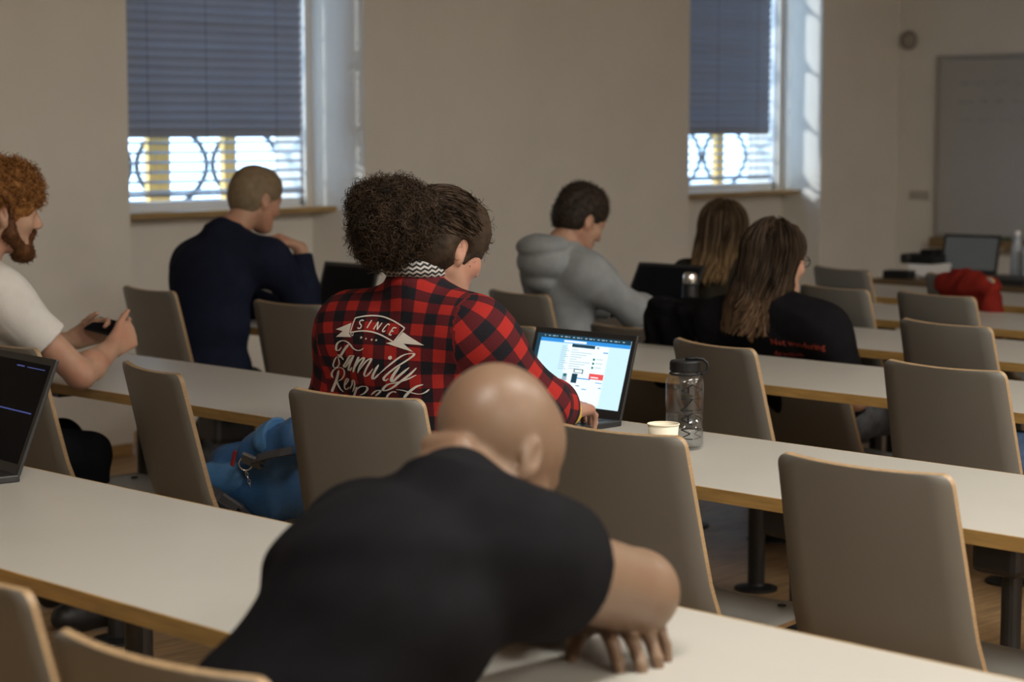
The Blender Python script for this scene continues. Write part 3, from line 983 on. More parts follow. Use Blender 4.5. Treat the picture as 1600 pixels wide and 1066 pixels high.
def cap_hair(p, thick, temple=1.0, sc=1.0, face=0.045, low=-0.05, lift=0.0, h=0.005, back=0.0, side=0.0, wob=0.002, fz=0.02, wf=120):
    """close hair shell: inflated cranium minus the face, cut below the hairline"""
    c, M = p['head'], p['HM']
    s = SDF(c - 0.19, c + 0.19, h)
    s.ell(c + M @ V(-0.013, 0, 0.031 + lift * 0.5), V(0.098 + thick, 0.0765 + thick * 0.8 + side, 0.090 + thick + lift), M, 0.01)
    s.ell(c + M @ V(-0.04, 0, -0.01), V(0.066 + thick + back, 0.066 + thick * 0.6, 0.075), M, 0.03)
    s.ell(c + M @ V(0.03, 0, 0.045 + lift * 0.5), V(0.068 + thick, 0.062 + thick, 0.072 + thick + lift), M, 0.02)
    s.warp(lambda X, Y, Z: wob * (np.sin(X * wf + 2 * np.sin(Z * wf * .7)) + np.sin(Y * wf * 1.1 + Z * wf * .8)))
    # face side and ear notches
    s.ell(c + M @ V(0.11, 0, -0.055 + fz), V(0.075, 0.085, 0.085), M, 0.01, sub=True)
    for y in (-1, 1):
        s.ell(c + M @ V(0.0, y * 0.09, -0.012), V(0.024, 0.03, 0.034), M, 0.008, sub=True)
        s.ell(c + M @ V(0.060, y * 0.08, -0.055), V(0.05 * temple, 0.04, 0.062 * temple), M, 0.008, sub=True)
    s.cut(c + M @ V(0, 0, low), M @ V(0.25, 0, -1))
    return s.surf()
# ======== the man with the shaved head, black t-shirt, slumped over the first desk
def nape(s, M):
    h_ = V(1.985, 2.02, 1.045)
    for (x, z, r_) in ((-0.085, -0.052, 0.020), (-0.078, -0.085, 0.021)):
        s.cone(h_ + M @ V(x, -0.022, z), h_ + M @ V(x, 0.022, z), r_, r_, 0.010)
bald = person('bald man in a black t-shirt slumped forward over the desk on folded arms', dict(
    head=(1.985, 2.02, 1.045), look=(2, 44, -4), hs=1.03, neck=(1.86, 1.975, 1.00), neckr=0.058,
    shL=(1.86, 2.15, 0.915), shR=(1.895, 1.87, 0.93), elL=(2.16, 2.36, 0.80), elR=(2.17, 1.92, 0.838),
    wrL=(2.21, 2.03, 0.785), wrR=(2.13, 2.20, 0.82), pelvis=(1.55, 2.045, 0.57), hunch=0.02,
    bulk=1.06, waist=1.10, fold=0.006, arm=1.42, ease=0.014, sleeve='short', slen=0.20, collar=0.03, collarw=0.012, extra=nape,
    knL=(1.98, 2.22, 0.50), knR=(1.98, 1.83, 0.50), anL=(1.95, 2.22, 0.09), anR=(1.92, 1.83, 0.09),
    hands=[dict(wrist=(2.21, 2.03, 0.787), d=(-0.42, -0.88, 0.10), n=(-0.1, 0.05, 1), right=False,
                curl=((26, 32, 20), (26, 34, 20), (28, 36, 22), (30, 36, 24)), thumb=(0.45, 0.6, -0.55), tb=0.5, sc=1.20, spread=0.14),
           dict(wrist=(2.13, 2.20, 0.82), d=(-0.2, 0.95, -0.05), n=(0, 0, 1), right=True)]),
    skin_mat('shaved_scalp_skin', (0.165, 0.107, 0.068), 0.15, 0.42), C_BLACK, C_TROU, 0.004, 0.006)

# ======== the woman in the red plaid shirt
plaid = person('woman in a red and black plaid shirt with curly hair tied up, typing', dict(
    head=(3.335, 3.565, 1.215), look=(-4, 18, 0), hs=1.02, neck=(3.265, 3.585, 1.09), neckr=0.052,
    shL=(3.235, 3.785, 1.015), shR=(3.315, 3.43, 1.02), elL=(3.25, 3.88, 0.80), elR=(3.46, 3.36, 0.845),
    wrL=(3.48, 3.82, 0.80), wrR=(3.625, 3.435, 0.805), pelvis=(3.29, 3.64, 0.57), hunch=0.0, depth=0.72,
    bulk=1.14, arm=1.10, waist=1.32, ease=0.018, sleeve='long', slen=0.76, collar=0.055, collarw=0.016, hem=0.04,
    knL=(3.72, 3.78, 0.52), knR=(3.72, 3.45, 0.52), anL=(3.70, 3.78, 0.09), anR=(3.70, 3.45, 0.09),
    hands=[dict(wrist=(3.48, 3.82, 0.795), d=(1, -0.2, -0.05), n=(0, 0, 1), right=False, curl=((22, 32, 20),) * 4),
           dict(wrist=(3.625, 3.435, 0.808), d=(0.95, 0.35, -0.02), n=(0.05, -0.15, 1), right=True, curl=((20, 34, 20), (22, 36, 20), (26, 38, 20), (30, 40, 20)))]),
    SK_PINK, C_PLAID, C_TROU, 0.0045, 0.006)

# ======== the red-haired man in the white t-shirt
ginger = person('red-haired bearded man in a white t-shirt holding a phone', dict(
    head=(3.20, 5.295, 1.25), look=(-20, 4, 0), neck=(3.10, 5.29, 1.095), neckr=0.054,
    shL=(3.17, 5.46, 1.03), shR=(3.07, 5.12, 1.03), elL=(3.36, 5.66, 0.79), elR=(3.275, 5.02, 0.79),
    wrL=(3.54, 5.44, 0.84), wrR=(3.49, 5.165, 0.845), pelvis=(3.22, 5.33, 0.56), hunch=0.0, depth=0.8,
    sleeve='short', slen=0.60, ease=0.016, collar=0.03,
    knL=(3.52, 5.50, 0.52), knR=(3.40, 5.17, 0.53), anL=(3.50, 5.50, 0.09), anR=(3.36, 5.17, 0.09),
    hands=[dict(wrist=(3.54, 5.44, 0.845), d=(0.55, -0.75, 0.30), n=(0.55, 0.65, 0.3), right=False, curl=((30, 45, 30),) * 4),
           dict(wrist=(3.49, 5.165, 0.845), d=(0.80, 0.25, 0.30), n=(0.30, -0.90, 0.25), right=True, curl=((30, 45, 30), (55, 70, 45), (60, 75, 45), (65, 75, 45)), thumb=(0.85, 0.55, 0.0), tb=0.6)]),
    SK_FAIR, C_WHITE, C_TROU, 0.005, 0.006)

# ======== the blond man in the navy shirt
navy = person('short-haired blond man in a navy shirt resting his chin on his hand', dict(
    head=(4.90, 6.285, 1.22), look=(-2, 14, 0), neck=(4.74, 6.285, 1.075), neckr=0.056,
    shL=(4.71, 6.43, 0.975), shR=(4.81, 6.09, 1.0), elL=(4.98, 6.50, 0.80), elR=(5.02, 6.14, 0.80),
    wrL=(5.14, 6.36, 0.78), wrR=(5.02, 6.165, 1.025), pelvis=(4.64, 6.27, 0.57), hunch=0.03, depth=0.85,
    sleeve='long', slen=0.93, bulk=1.06, ease=0.016, collar=0.045, hem=0.03,
    knL=(5.00, 6.55, 0.52), knR=(4.90, 6.34, 0.50), anL=(4.80, 6.62, 0.10), anR=(4.64, 6.31, 0.12),
    hands=[dict(wrist=(5.14, 6.36, 0.78), d=(0.8, -0.6, -0.1), n=(0, 0, 1), right=False),
           dict(wrist=(5.02, 6.165, 1.03), d=(-0.45, 0.75, 0.42), n=(0.35, -0.1, 0.9), right=True, curl=((35, 60, 40), (50, 70, 40), (60, 75, 40), (65, 75, 40)), thumb=(0.75, 0.4, -0.3))]),
    SK_FAIR, C_NAVY, C_JEAN, 0.0055, 0.007)

# ======== the man in the grey hoodie
def hood(s, T, HM):
    c = V(5.62, 5.445, 0.985)
    s.ell(c, V(0.098, 0.130, 0.080), T, 0.008)
    s.ell(c + T @ V(0.0, 0, 0.060), V(0.10, 0.120, 0.050), T, 0.008)
    s.ell(c + T @ V(-0.02, 0, -0.07), V(0.06, 0.085, 0.05), T, 0.012)
    s.ell(c + T @ V(0.075, 0, 0.11), V(0.075, 0.080, 0.065), T, 0.015, sub=True)
hoodie = person('dark-haired man in a grey hoodie bent over his laptop', dict(
    head=(5.77, 5.405, 1.14), look=(-12, 24, 0), neck=(5.69, 5.435, 1.02), neckr=0.053,
    shL=(5.78, 5.61, 0.945), shR=(5.69, 5.29, 0.945), elL=(5.82, 5.66, 0.80), elR=(5.84, 5.19, 0.80),
    wrL=(6.02, 5.46, 0.785), wrR=(6.03, 5.255, 0.79), pelvis=(5.75, 5.48, 0.56), hunch=0.0, depth=0.85,
    sleeve='long', slen=0.97, ease=0.020, bulk=1.0, collar=0.03, shirt_extra=hood, shirt_name='hoodie',
    knL=(6.08, 5.62, 0.52), knR=(6.08, 5.34, 0.52), anL=(6.05, 5.62, 0.09), anR=(6.05, 5.34, 0.09),
    hands=[dict(wrist=(6.02, 5.46, 0.785), d=(0.9, -0.3, 0.0), n=(0, 0, 1), right=False, curl=((22, 32, 20),) * 4),
           dict(wrist=(6.03, 5.255, 0.79), d=(1, 0.1, 0.0), n=(0, 0, 1), right=True, curl=((22, 32, 20),) * 4)]),
    SK_FAIR, C_GREY, C_TROU, 0.0055, 0.007)

# ======== the long-haired person in the black printed shirt
metal = person('long-haired person in a black shirt with red lettering on the back', dict(
    head=(5.53, 4.275, 1.05), look=(-14, 4, 0), neck=(5.50, 4.28, 0.90), neckr=0.054,
    shL=(5.47, 4.47, 0.835), shR=(5.53, 4.07, 0.835), elL=(5.56, 4.53, 0.60), elR=(5.60, 3.99, 0.60),
    wrL=(5.78, 4.38, 0.58), wrR=(5.80, 4.13, 0.585), pelvis=(5.70, 4.22, 0.53), hunch=0.0, depth=0.8,
    sleeve='short', slen=0.8, ease=0.014, bulk=1.05, collar=0.03,
    knL=(6.08, 4.42, 0.50), knR=(6.10, 4.08, 0.50), anL=(6.10, 4.42, 0.09), anR=(6.12, 4.08, 0.09),
    hands=[dict(wrist=(5.78, 4.38, 0.60), d=(0.9, -0.2, 0.0), n=(0, 0, 1), right=False),
           dict(wrist=(5.80, 4.13, 0.605), d=(0.95, 0.05, 0.0), n=(0, 0, 1), right=True)]),
    SK_FAIR, C_BLACK, C_JEAN, 0.0055, 0.007)

# ======== the woman with the long fair hair
girl = person('woman with long fair hair in a dark jacket facing the whiteboard', dict(
    head=(6.56, 5.335, 1.06), look=(6, 4, 0), neck=(6.53, 5.33, 0.915), neckr=0.048, hs=0.95,
    shL=(6.52, 5.50, 0.87), shR=(6.56, 5.16, 0.87), elL=(6.62, 5.55, 0.64), elR=(6.66, 5.11, 0.64),
    wrL=(6.80, 5.42, 0.60), wrR=(6.82, 5.24, 0.60), pelvis=(6.66, 5.32, 0.53), hunch=0.02,
    sleeve='long', slen=0.95, ease=0.016, bulk=0.92, arm=0.92, collar=0.03, shirt_name='jacket',
    knL=(7.02, 5.43, 0.50), knR=(7.02, 5.2, 0.50), anL=(7.02, 5.43, 0.09), anR=(7.02, 5.2, 0.09),
    hands=[dict(wrist=(6.80, 5.42, 0.60), d=(0.9, -0.2, 0.0), n=(0, 0, 1), right=False, sc=0.9),
           dict(wrist=(6.82, 5.24, 0.60), d=(0.95, 0.05, 0.0), n=(0, 0, 1), right=True, sc=0.9)]),
    SK_FAIR, C_OLIVE, C_TROU, 0.006, 0.007)
# ---------------------------------------------------------------- hair
H_GINGER = hair_mat('red_hair', (0.12, 0.045, 0.012), (0.33, 0.15, 0.045), 60)
H_BEARD = hair_mat('auburn_beard', (0.05, 0.020, 0.008), (0.13, 0.055, 0.020), 70)
H_BLOND = hair_mat('dark_blond_crop', (0.155, 0.115, 0.07), (0.20, 0.15, 0.095), 40)
H_CURL = hair_mat('dark_brown_curls', (0.018, 0.012, 0.008), (0.060, 0.038, 0.024), 30)
H_DARK = hair_mat('dark_brown_hair', (0.012, 0.009, 0.007), (0.040, 0.028, 0.020), 80)
H_LONG = hair_mat('brown_wavy_hair', (0.016, 0.011, 0.008), (0.060, 0.038, 0.023), 45, (1, 1, 0.2), tip=(0.98, 0.80, (0.17, 0.10, 0.055)))
H_FAIR = hair_mat('fair_long_hair', (0.035, 0.022, 0.013), (0.10, 0.065, 0.036), 45, (1, 1, 0.2), tip=(1.05, 0.86, (0.27, 0.17, 0.075)))

# red-haired man
v, q_ = cap_hair(ginger, 0.014, temple=0.7, lift=0.010, wob=0.003, low=-0.055, fz=0.0)
hz = (v - ginger['head']) @ ginger['HM'][:, 2]
hair_obj(ginger, 'hair', [(v, q_), curls(v, q_, 2600, 0.026, 0.006, 0.0022, 1, 1.3, pick=hz > 0.02), curls(v, q_, 900, 0.010, 0.003, 0.0016, 2, 0.8)], H_GINGER)
s = SDF(ginger['head'] - 0.19, ginger['head'] + 0.19, 0.004)
P_ = lambda x, y, z: hp(ginger, x, y, z)
for y in (-1, 1):
    s.cone(P_(0.012, y * 0.066, 0.012), P_(0.012, y * 0.057, -0.062), 0.011, 0.021, 0.02)
    s.cone(P_(0.012, y * 0.056, -0.062), P_(0.060, y * 0.024, -0.108), 0.020, 0.022, 0.02)
    s.cone(P_(0.096, 0, -0.056), P_(0.082, y * 0.028, -0.070), 0.007, 0.008, 0.01)
    s.cone(P_(0.082, y * 0.028, -0.070), P_(0.070, y * 0.022, -0.10), 0.009, 0.014, 0.01)
s.ell(P_(0.066, 0, -0.118), V(0.036, 0.036, 0.030), ginger['HM'], 0.02)
v, q_ = s.surf()
hair_obj(ginger, 'beard', [(v, q_), curls(v, q_, 1600, 0.012, 0.003, 0.0015, 3, 0.9)], H_BEARD)

# blond man: cropped
v, q_ = cap_hair(navy, 0.0055, temple=0.8, wob=0.0004, low=-0.06)
hair_obj(navy, 'hair', [(v, q_), curls(v, q_, 1500, 0.008, 0.0015, 0.0016, 4, 0.4, 4)], H_BLOND)

# man in the hoodie
v, q_ = cap_hair(hoodie, 0.006, temple=0.9, lift=0.012, wob=0.001, low=-0.045)
hair_obj(hoodie, 'hair', [(v, q_), curls(v, q_, 1500, 0.016, 0.003, 0.002, 5, 0.5, 5)], H_DARK)

# plaid shirt: hair drawn back into a big curly puff
v, q_ = cap_hair(plaid, 0.016, temple=0.75, wob=0.0008, low=-0.06, fz=-0.03)
s = SDF(V(2.98, 3.36, 1.08), V(3.40, 3.76, 1.48), 0.006)
pc = V(3.18, 3.57, 1.285)
s.ell(pc, V(0.074, 0.076, 0.074), None, 0.03)
s.ell(pc + V(-0.02, 0.035, 0.025), V(0.05, 0.05, 0.05), None, 0.03)
s.ell(pc + V(0.02, -0.02, 0.02), V(0.055, 0.055, 0.05), None, 0.03)
s.ell(pc + V(-0.01, 0.02, -0.05), V(0.062, 0.06, 0.055), None, 0.03)
s.cone(pc, plaid['head'] + plaid['HM'] @ V(-0.07, 0, 0.03), 0.06, 0.06, 0.03)
s.warp(lambda X, Y, Z: 0.006 * np.sin(X * 90 + 2 * np.sin(Z * 60)) * np.sin(Y * 85 + Z * 70))
v2, q2 = s.surf()
def swept(p, n, seed):
    rs = np.random.RandomState(seed)
    a = rs.normal(size=(n, 3)); a[:, 0] = np.abs(a[:, 0]) - 0.25; a[:, 2] = np.abs(a[:, 2]) - 0.12
    a /= np.linalg.norm(a, axis=1)[:, None]
    e = np.array([-1, 0, 0.25]) + rs.normal(size=(n, 3)) * 0.12; e /= np.linalg.norm(e, axis=1)[:, None]
    t = np.linspace(0, 1, 12)[None, :, None]
    d = a[:, None] * (1 - t) + e[:, None] * t; d /= np.linalg.norm(d, axis=2)[:, :, None]
    r_ = np.array([0.116, 0.091, 0.108]) * (1 + rs.uniform(-0.01, 0.03, n))[:, None, None]
    P = np.array([-0.013, 0, 0.031]) + d * r_
    P += 0.0025 * np.sin(t * 16 + rs.uniform(0, 6, n)[:, None, None])
    keep = ~((P[:, 0, 0] > 0.03) & (P[:, 0, 2] < 0.045))
    return strands(p['head'] + P[keep] @ p['HM'].T, rs.uniform(0.002, 0.005, keep.sum()), seed)
hair_obj(plaid, 'hair', [(v, q_), swept(plaid, 1500, 21), curls(v, q_, 500, 0.018, 0.006, 0.0013, 6, 0.8)], H_CURL)
tag(hair_obj(plaid, 'hair_puff', [(v2, q2), curls(v2, q2, 9000, 0.030, 0.0075, 0.0016, 7, 1.5, 11)], H_CURL), 'big frizzy puff of tied-up curls')
# zigzag scarf round the neck
def scarf_mat():
    m, nt, N, L, b = new_mat('black_white_zigzag_scarf')
    at = N.new('ShaderNodeAttribute'); at.attribute_name = 'cloth_uv'
    sp = N.new('ShaderNodeSeparateXYZ'); L.new(at.outputs['Vector'], sp.inputs[0])
    def op(o, a, bb=None):
        n = N.new('ShaderNodeMath'); n.operation = o
        for i, x in enumerate((a, bb)):
            if x is None: continue
            if isinstance(x, (int, float)): n.inputs[i].default_value = x
            else: L.new(x, n.inputs[i])
        return n.outputs[0]
    tri = op('PINGPONG', op('MULTIPLY', sp.outputs[0], 70.0), 0.5)
    f = op('FRACT', op('ADD', op('MULTIPLY', sp.outputs[1], 95.0), tri))
    g_ = op('GREATER_THAN', f, 0.5)
    mx = N.new('ShaderNodeMix'); mx.data_type = 'RGBA'; L.new(g_, mx.inputs[0])
    mx.inputs[6].default_value = (0.012, 0.012, 0.014, 1); mx.inputs[7].default_value = (0.42, 0.40, 0.38, 1)
    L.new(mx.outputs[2], b.inputs['Base Color']); b.inputs['Roughness'].default_value = 0.9
    return m
nkc = plaid['neck'] + plaid['up'] * 0.068 + plaid['fw'] * 0.012
s = SDF(nkc - 0.15, nkc + 0.15, 0.0045)
ring = []
for i in range(20):
    a = 2 * PI * i / 20
    ring.append(nkc + plaid['fw'] * 0.060 * math.cos(a) + plaid['l'] * 0.058 * math.sin(a) - plaid['up'] * 0.016 * math.cos(a))
for i in range(20): s.cone(ring[i], ring[(i + 1) % 20], 0.021, 0.021, 0.006)
v, q_ = s.surf()
so = np_mesh('scarf', v, q_, scarf_mat(), plaid['root'], plaid['org'])
rel = v - nkc
uv = np.stack([np.arctan2(rel @ plaid['l'], rel @ plaid['fw']) * 0.062, rel @ plaid['up'], np.zeros(len(v))], 1)
so.data.attributes.new('cloth_uv', 'FLOAT_VECTOR', 'POINT').data.foreach_set('vector', uv.astype(np.float32).ravel())

# long hair: cap, filled fall behind the neck, then wavy locks
def long_hair(p, length, n, seed, flare, wave, drift, m, thin=None, sx=1.0):
    rs = np.random.RandomState(seed)
    c, M = p['head'], p['HM']
    v, q_ = cap_hair(p, 0.010, wob=0.001, low=-0.075, fz=-0.005)
    s = SDF(c - V(0.25, 0.25, length + 0.12), c + V(0.25, 0.25, 0.15), 0.007)
    s.cone(c + M @ V(-0.045, 0, 0.0), c + M @ V(-0.055, 0, -0.14), 0.070, 0.060, 0.03, flat=(M[:, 0], 0.7))
    s.cone(c + M @ V(-0.055, 0, -0.14), c + M @ V(-0.065, 0, -length * 0.82) + np.asarray(drift) * 0.6, 0.062, 0.045, 0.03, flat=(M[:, 0], 0.5))
    s.warp(lambda X, Y, Z: 0.004 * np.sin(Y * 160 + 3 * np.sin(Z * 20)) + 0.003 * np.sin(X * 150 + Z * 15))
    v2, q2 = s.surf()
    k = 18
    ph = rs.uniform(-115, 115, n)                      # angle from straight back
    el0 = rs.uniform(35, 85, n)
    L = length * rs.uniform(0.75, 1.08, n)
    P = np.zeros((n, k, 3))
    for j in range(k):
        t = j / (k - 1)
        if t < 0.4:
            e = np.radians(el0 + (-8 - el0) * (t / 0.4)); drop = 0
        else:
            e = np.radians(np.full(n, -8.0)); drop = (t - 0.4) / 0.6
        f = np.radians(ph)
        x = -0.012 - np.cos(f) * np.cos(e) * 0.112
        y = np.sin(f) * np.cos(e) * 0.092 * sx
        z = 0.030 + np.sin(e) * 0.106
        back = np.abs(np.sin(f)) * drop
        x = x - 0.02 * back * (np.cos(f) > -0.5) - 0.02 * drop
        y = y * (1 + flare * drop) * (1 - 0.18 * back)
        z = z - drop * (L - 0.03)
        P[:, j] = np.stack([x, y, z], 1)
        w = wave * drop
        P[:, j, 1] += w * np.sin(drop * 9 + seed + ph * 0.05 + rs.uniform(0, 1.2, n))
        P[:, j, 0] -= w * 0.7 * np.cos(drop * 8 + ph * 0.07)
    W = c + P @ M.T
    tt = np.clip((np.linspace(0, 1, k) - 0.4) / 0.6, 0, 1) ** 1.5
    W += tt[None, :, None] * np.asarray(drift)[None, None]
    W += rs.normal(size=(n, 1, 3)) * 0.004
    return hair_obj(p, 'long_hair', [(v, q_), (v2, q2), strands(W, rs.uniform(0.004, 0.010, n), seed)], m)
long_hair(metal, 0.29, 1300, 11, 0.22, 0.014, (0.0, 0.03, 0.01), H_LONG)
long_hair(girl, 0.235, 1000, 12, 0.12, 0.006, (-0.01, 0.0, 0.0), H_FAIR)
# spectacles of the long-haired person
bm = bmesh.new()
for y in (-1, 1):
    pts = [Vector(hp(metal, 0.100, y * 0.034 + 0.022 * math.cos(a), -0.003 + 0.017 * math.sin(a)) - metal['org']) for a in [2 * PI * i / 14 for i in range(14)]]
    tube(bm, pts, 0.0018, 6, closed=True)
    tube(bm, [Vector(hp(metal, 0.098, y * 0.056, 0.002) - metal['org']), Vector(hp(metal, 0.06, y * 0.078, 0.004) - metal['org']), Vector(hp(metal, -0.01, y * 0.084, 0.004) - metal['org'])], 0.0018, 6)
tube(bm, [Vector(hp(metal, 0.102, -0.012, 0) - metal['org']), Vector(hp(metal, 0.102, 0.012, 0) - metal['org'])], 0.0018, 6)
from_bm('spectacles', bm, M_DARKP, metal['root'], True)
# ---------------------------------------------------------------- print on the plaid shirt and on the black shirt
def bvh_of(p):
    return BVHTree.FromPolygons([tuple(x) for x in p['V']], [tuple(int(i) for i in f) for f in p['Q']])

def back_print(p, name, strokes, polys, A, B, m, lift=0.0018):
    """strokes in design units: (width, [(x, y), ...]); A, B map design units to (left, up) on the back"""
    bv = bvh_of(p)
    fw, l, up = p['fw'], p['l'], p['up']
    pel = p['pel']
    def pt(x, y):
        a = A[0] * x + A[1] * y + A[2]; b = B[0] * x + B[1] * y + B[2]
        o = pel + l * a + up * b - fw * 0.5
        hit = bv.ray_cast(Vector(o), Vector(fw))
        if hit[0] is None: return None
        return hit[0] - Vector(fw) * lift - Vector(p['org'])
    bm = bmesh.new()
    def quad(P4):
        vs = [pt(*q_) for q_ in P4]
        if any(v is None for v in vs): return
        bm.faces.new([bm.verts.new(v) for v in vs])
    for w, pts in strokes:
        # Catmull-Rom through the points, tapered ends when the width is given as negative
        P = [Vector((*a, 0)) for a in pts]
        C_ = []
        if len(P) == 2:
            C_ = [P[0].lerp(P[1], i / 6) for i in range(7)]
        else:
            for i in range(len(P) - 1):
                p0 = P[max(i - 1, 0)]; p1 = P[i]; p2 = P[i + 1]; p3 = P[min(i + 2, len(P) - 1)]
                for k in range(6):
                    t = k / 6
                    C_.append(0.5 * ((2 * p1) + (p2 - p0) * t + (2 * p0 - 5 * p1 + 4 * p2 - p3) * t * t + (3 * p1 - p0 - 3 * p2 + p3) * t ** 3))
            C_.append(P[-1])
        n = len(C_)
        prev = None
        for i, c in enumerate(C_):
            d = (C_[min(i + 1, n - 1)] - C_[max(i - 1, 0)])
            d = d.normalized() if d.length else Vector((1, 0, 0))
            ww = abs(w) * (0.5 if w > 0 else 0.58)
            if w < 0:    # pen held at an angle: swells on down strokes
                ww *= 0.35 + 0.75 * abs(d.y) ** 1.5
                e = min(i, n - 1 - i) / max(n * 0.16, 1)
                ww *= min(1, 0.3 + e)
            nn = Vector((-d.y, d.x, 0)) * ww
            cur = ((c + nn).to_2d(), (c - nn).to_2d())
            if prev: quad([prev[0], prev[1], cur[1], cur[0]])
            prev = cur
    for poly in polys:
        b2 = bmesh.new()
        f = b2.faces.new([b2.verts.new((x, y, 0)) for x, y in poly])
        bmesh.ops.triangulate(b2, faces=[f])
        for _ in range(2): bmesh.ops.subdivide_edges(b2, edges=b2.edges[:], cuts=1, use_grid_fill=True)
        bmesh.ops.triangulate(b2, faces=b2.faces[:])
        for f in b2.faces: quad([v.co.to_2d() for v in f.verts])
        b2.free()
    bmesh.ops.recalc_face_normals(bm, faces=bm.faces)
    me = bpy.data.meshes.new(name); bm.to_mesh(me); bm.free()
    o = link(name, me, m, p['shirt'])
    return o
plaid['pel'] = V(3.29, 3.64, 0.57)
metal['pel'] = V(5.70, 4.22, 0.53)
M_PRINT = mat('cream_print', (0.62, 0.58, 0.52), 0.8, 0.06, 30)
M_REDPR = mat('red_print', (0.30, 0.035, 0.018), 0.8, 0.1, 30)
star = lambda x, y, r_: [(x + (r_ if k % 2 == 0 else r_ * 0.45) * math.sin(k * PI / 5), y - (r_ if k % 2 == 0 else r_ * 0.45) * math.cos(k * PI / 5)) for k in range(10)]
dot = lambda x, y, r_: [(x + r_ * math.sin(k * PI / 5), y - r_ * math.cos(k * PI / 5)) for k in range(10)]
W1, W2 = 13, 12
STROKES = [
 (W1, [(425, 130), (520, 113), (620, 112), (720, 128), (820, 165), (900, 205), (955, 238)]),
 (W1, [(398, 276), (500, 260), (600, 264), (700, 290), (790, 330), (868, 372)]),
 (W1, [(425, 130), (398, 276)]), (W1, [(955, 238), (868, 372)]),
 (8, [(398, 276), (428, 308), (436, 278)]), (8, [(868, 372), (800, 385)]),
 (W2, [(522, 158), (500, 152), (484, 165), (488, 185), (508, 204), (506, 228), (486, 234), (474, 224)]),
 (W2, [(600, 155), (572, 232)]),
 (W2, [(640, 246), (668, 172)]), (W2, [(668, 172), (678, 250)]), (W2, [(678, 250), (710, 182)]),
 (W2, [(792, 208), (776, 196), (758, 212), (735, 254), (744, 269), (764, 262)]),
 (W2, [(870, 236), (838, 230)]), (W2, [(838, 230), (808, 300)]), (W2, [(808, 300), (836, 303)]), (W2, [(822, 264), (850, 268)]),
 # Family
 (-20, [(300, 430), (270, 462), (240, 466), (234, 440), (252, 392), (300, 364), (355, 366), (405, 396), (450, 438), (500, 457), (545, 450), (570, 432)]),
 (-28, [(392, 398), (345, 445), (295, 505), (255, 545)]), (-22, [(240, 515), (272, 525), (310, 568)]),
 (-14, [(255, 530), (215, 550), (178, 600), (160, 640), (172, 662), (210, 650), (238, 622), (246, 585), (242, 545)]),
 (-24, [(452, 512), (405, 522), (345, 588), (300, 636), (322, 644), (385, 585), (448, 518)]),
 (-24, [(462, 508), (420, 570), (372, 648), (362, 672), (384, 676), (425, 640)]),
 (-26, [(522, 522), (480, 598), (430, 694)]), (-20, [(445, 665), (520, 570), (575, 530), (580, 550), (530, 625), (500, 698)]),
 (-20, [(512, 680), (600, 575), (655, 538), (662, 556), (615, 640), (588, 700), (600, 724), (640, 700), (690, 640)]),
 (-22, [(748, 598), (705, 675), (680, 735), (698, 746), (760, 690)]),
 (-22, [(750, 700), (860, 600), (975, 510), (1060, 490), (1082, 505), (1030, 552), (920, 628), (835, 700), (800, 742), (815, 766), (850, 742)]),
 (-26, [(960, 618), (905, 695), (878, 755), (895, 772), (960, 710), (1045, 632)]),
 (-26, [(1108, 640), (1050, 705), (960, 780), (880, 842), (805, 872), (784, 856), (840, 806), (950, 780), (1040, 748), (1108, 712)]),
 # Respect, its lower half behind the chair
 (-26, [(218, 690), (170, 780), (105, 892), (80, 940)]),
 (-18, [(135, 775), (116, 770), (120, 730), (155, 688), (212, 660), (270, 664), (294, 698), (272, 752), (215, 798), (158, 820)]),
 (-20, [(158, 820), (168, 862), (195, 905), (240, 930)]),
 (-20, [(250, 872), (318, 812), (342, 782), (322, 774), (288, 806), (262, 855), (268, 892), (300, 892), (350, 862)]),
 (-18, [(350, 885), (395, 830), (408, 788), (432, 782), (440, 812), (425, 862), (395, 910)]),
 (-26, [(470, 850), (440, 905), (400, 980)]), (-22, [(440, 890), (520, 842), (590, 836), (606, 862), (560, 910), (500, 935)]),
 (-22, [(640, 925), (700, 880), (748, 872), (742, 892), (690, 935)]),
 (-22, [(920, 890), (890, 882), (845, 905), (810, 950)]),
 (-18, [(918, 858), (985, 868), (1060, 893), (1130, 912), (1180, 898), (1214, 866)]), (-28, [(1165, 815), (1110, 832), (1045, 885), (990, 950)])]
POLYS = [[(395, 178), (225, 245), (310, 262), (235, 322), (418, 322), (386, 284)],
         [(946, 276), (1170, 412), (972, 390), (872, 376)], [(972, 390), (1076, 476), (800, 385), (872, 376)],
         star(530, 325, 17), star(583, 337, 13), star(645, 347, 14), star(692, 352, 14), dot(856, 530, 20)]
A_ = (-2.7767e-04, 1.6871e-05, 0.17854); B_ = (1.3114e-05, -2.2795e-04, 0.51028)
tag(back_print(plaid, 'back_print', STROKES, POLYS, A_, B_, M_PRINT), 'cream banner and script lettering SINCE Family Respect')

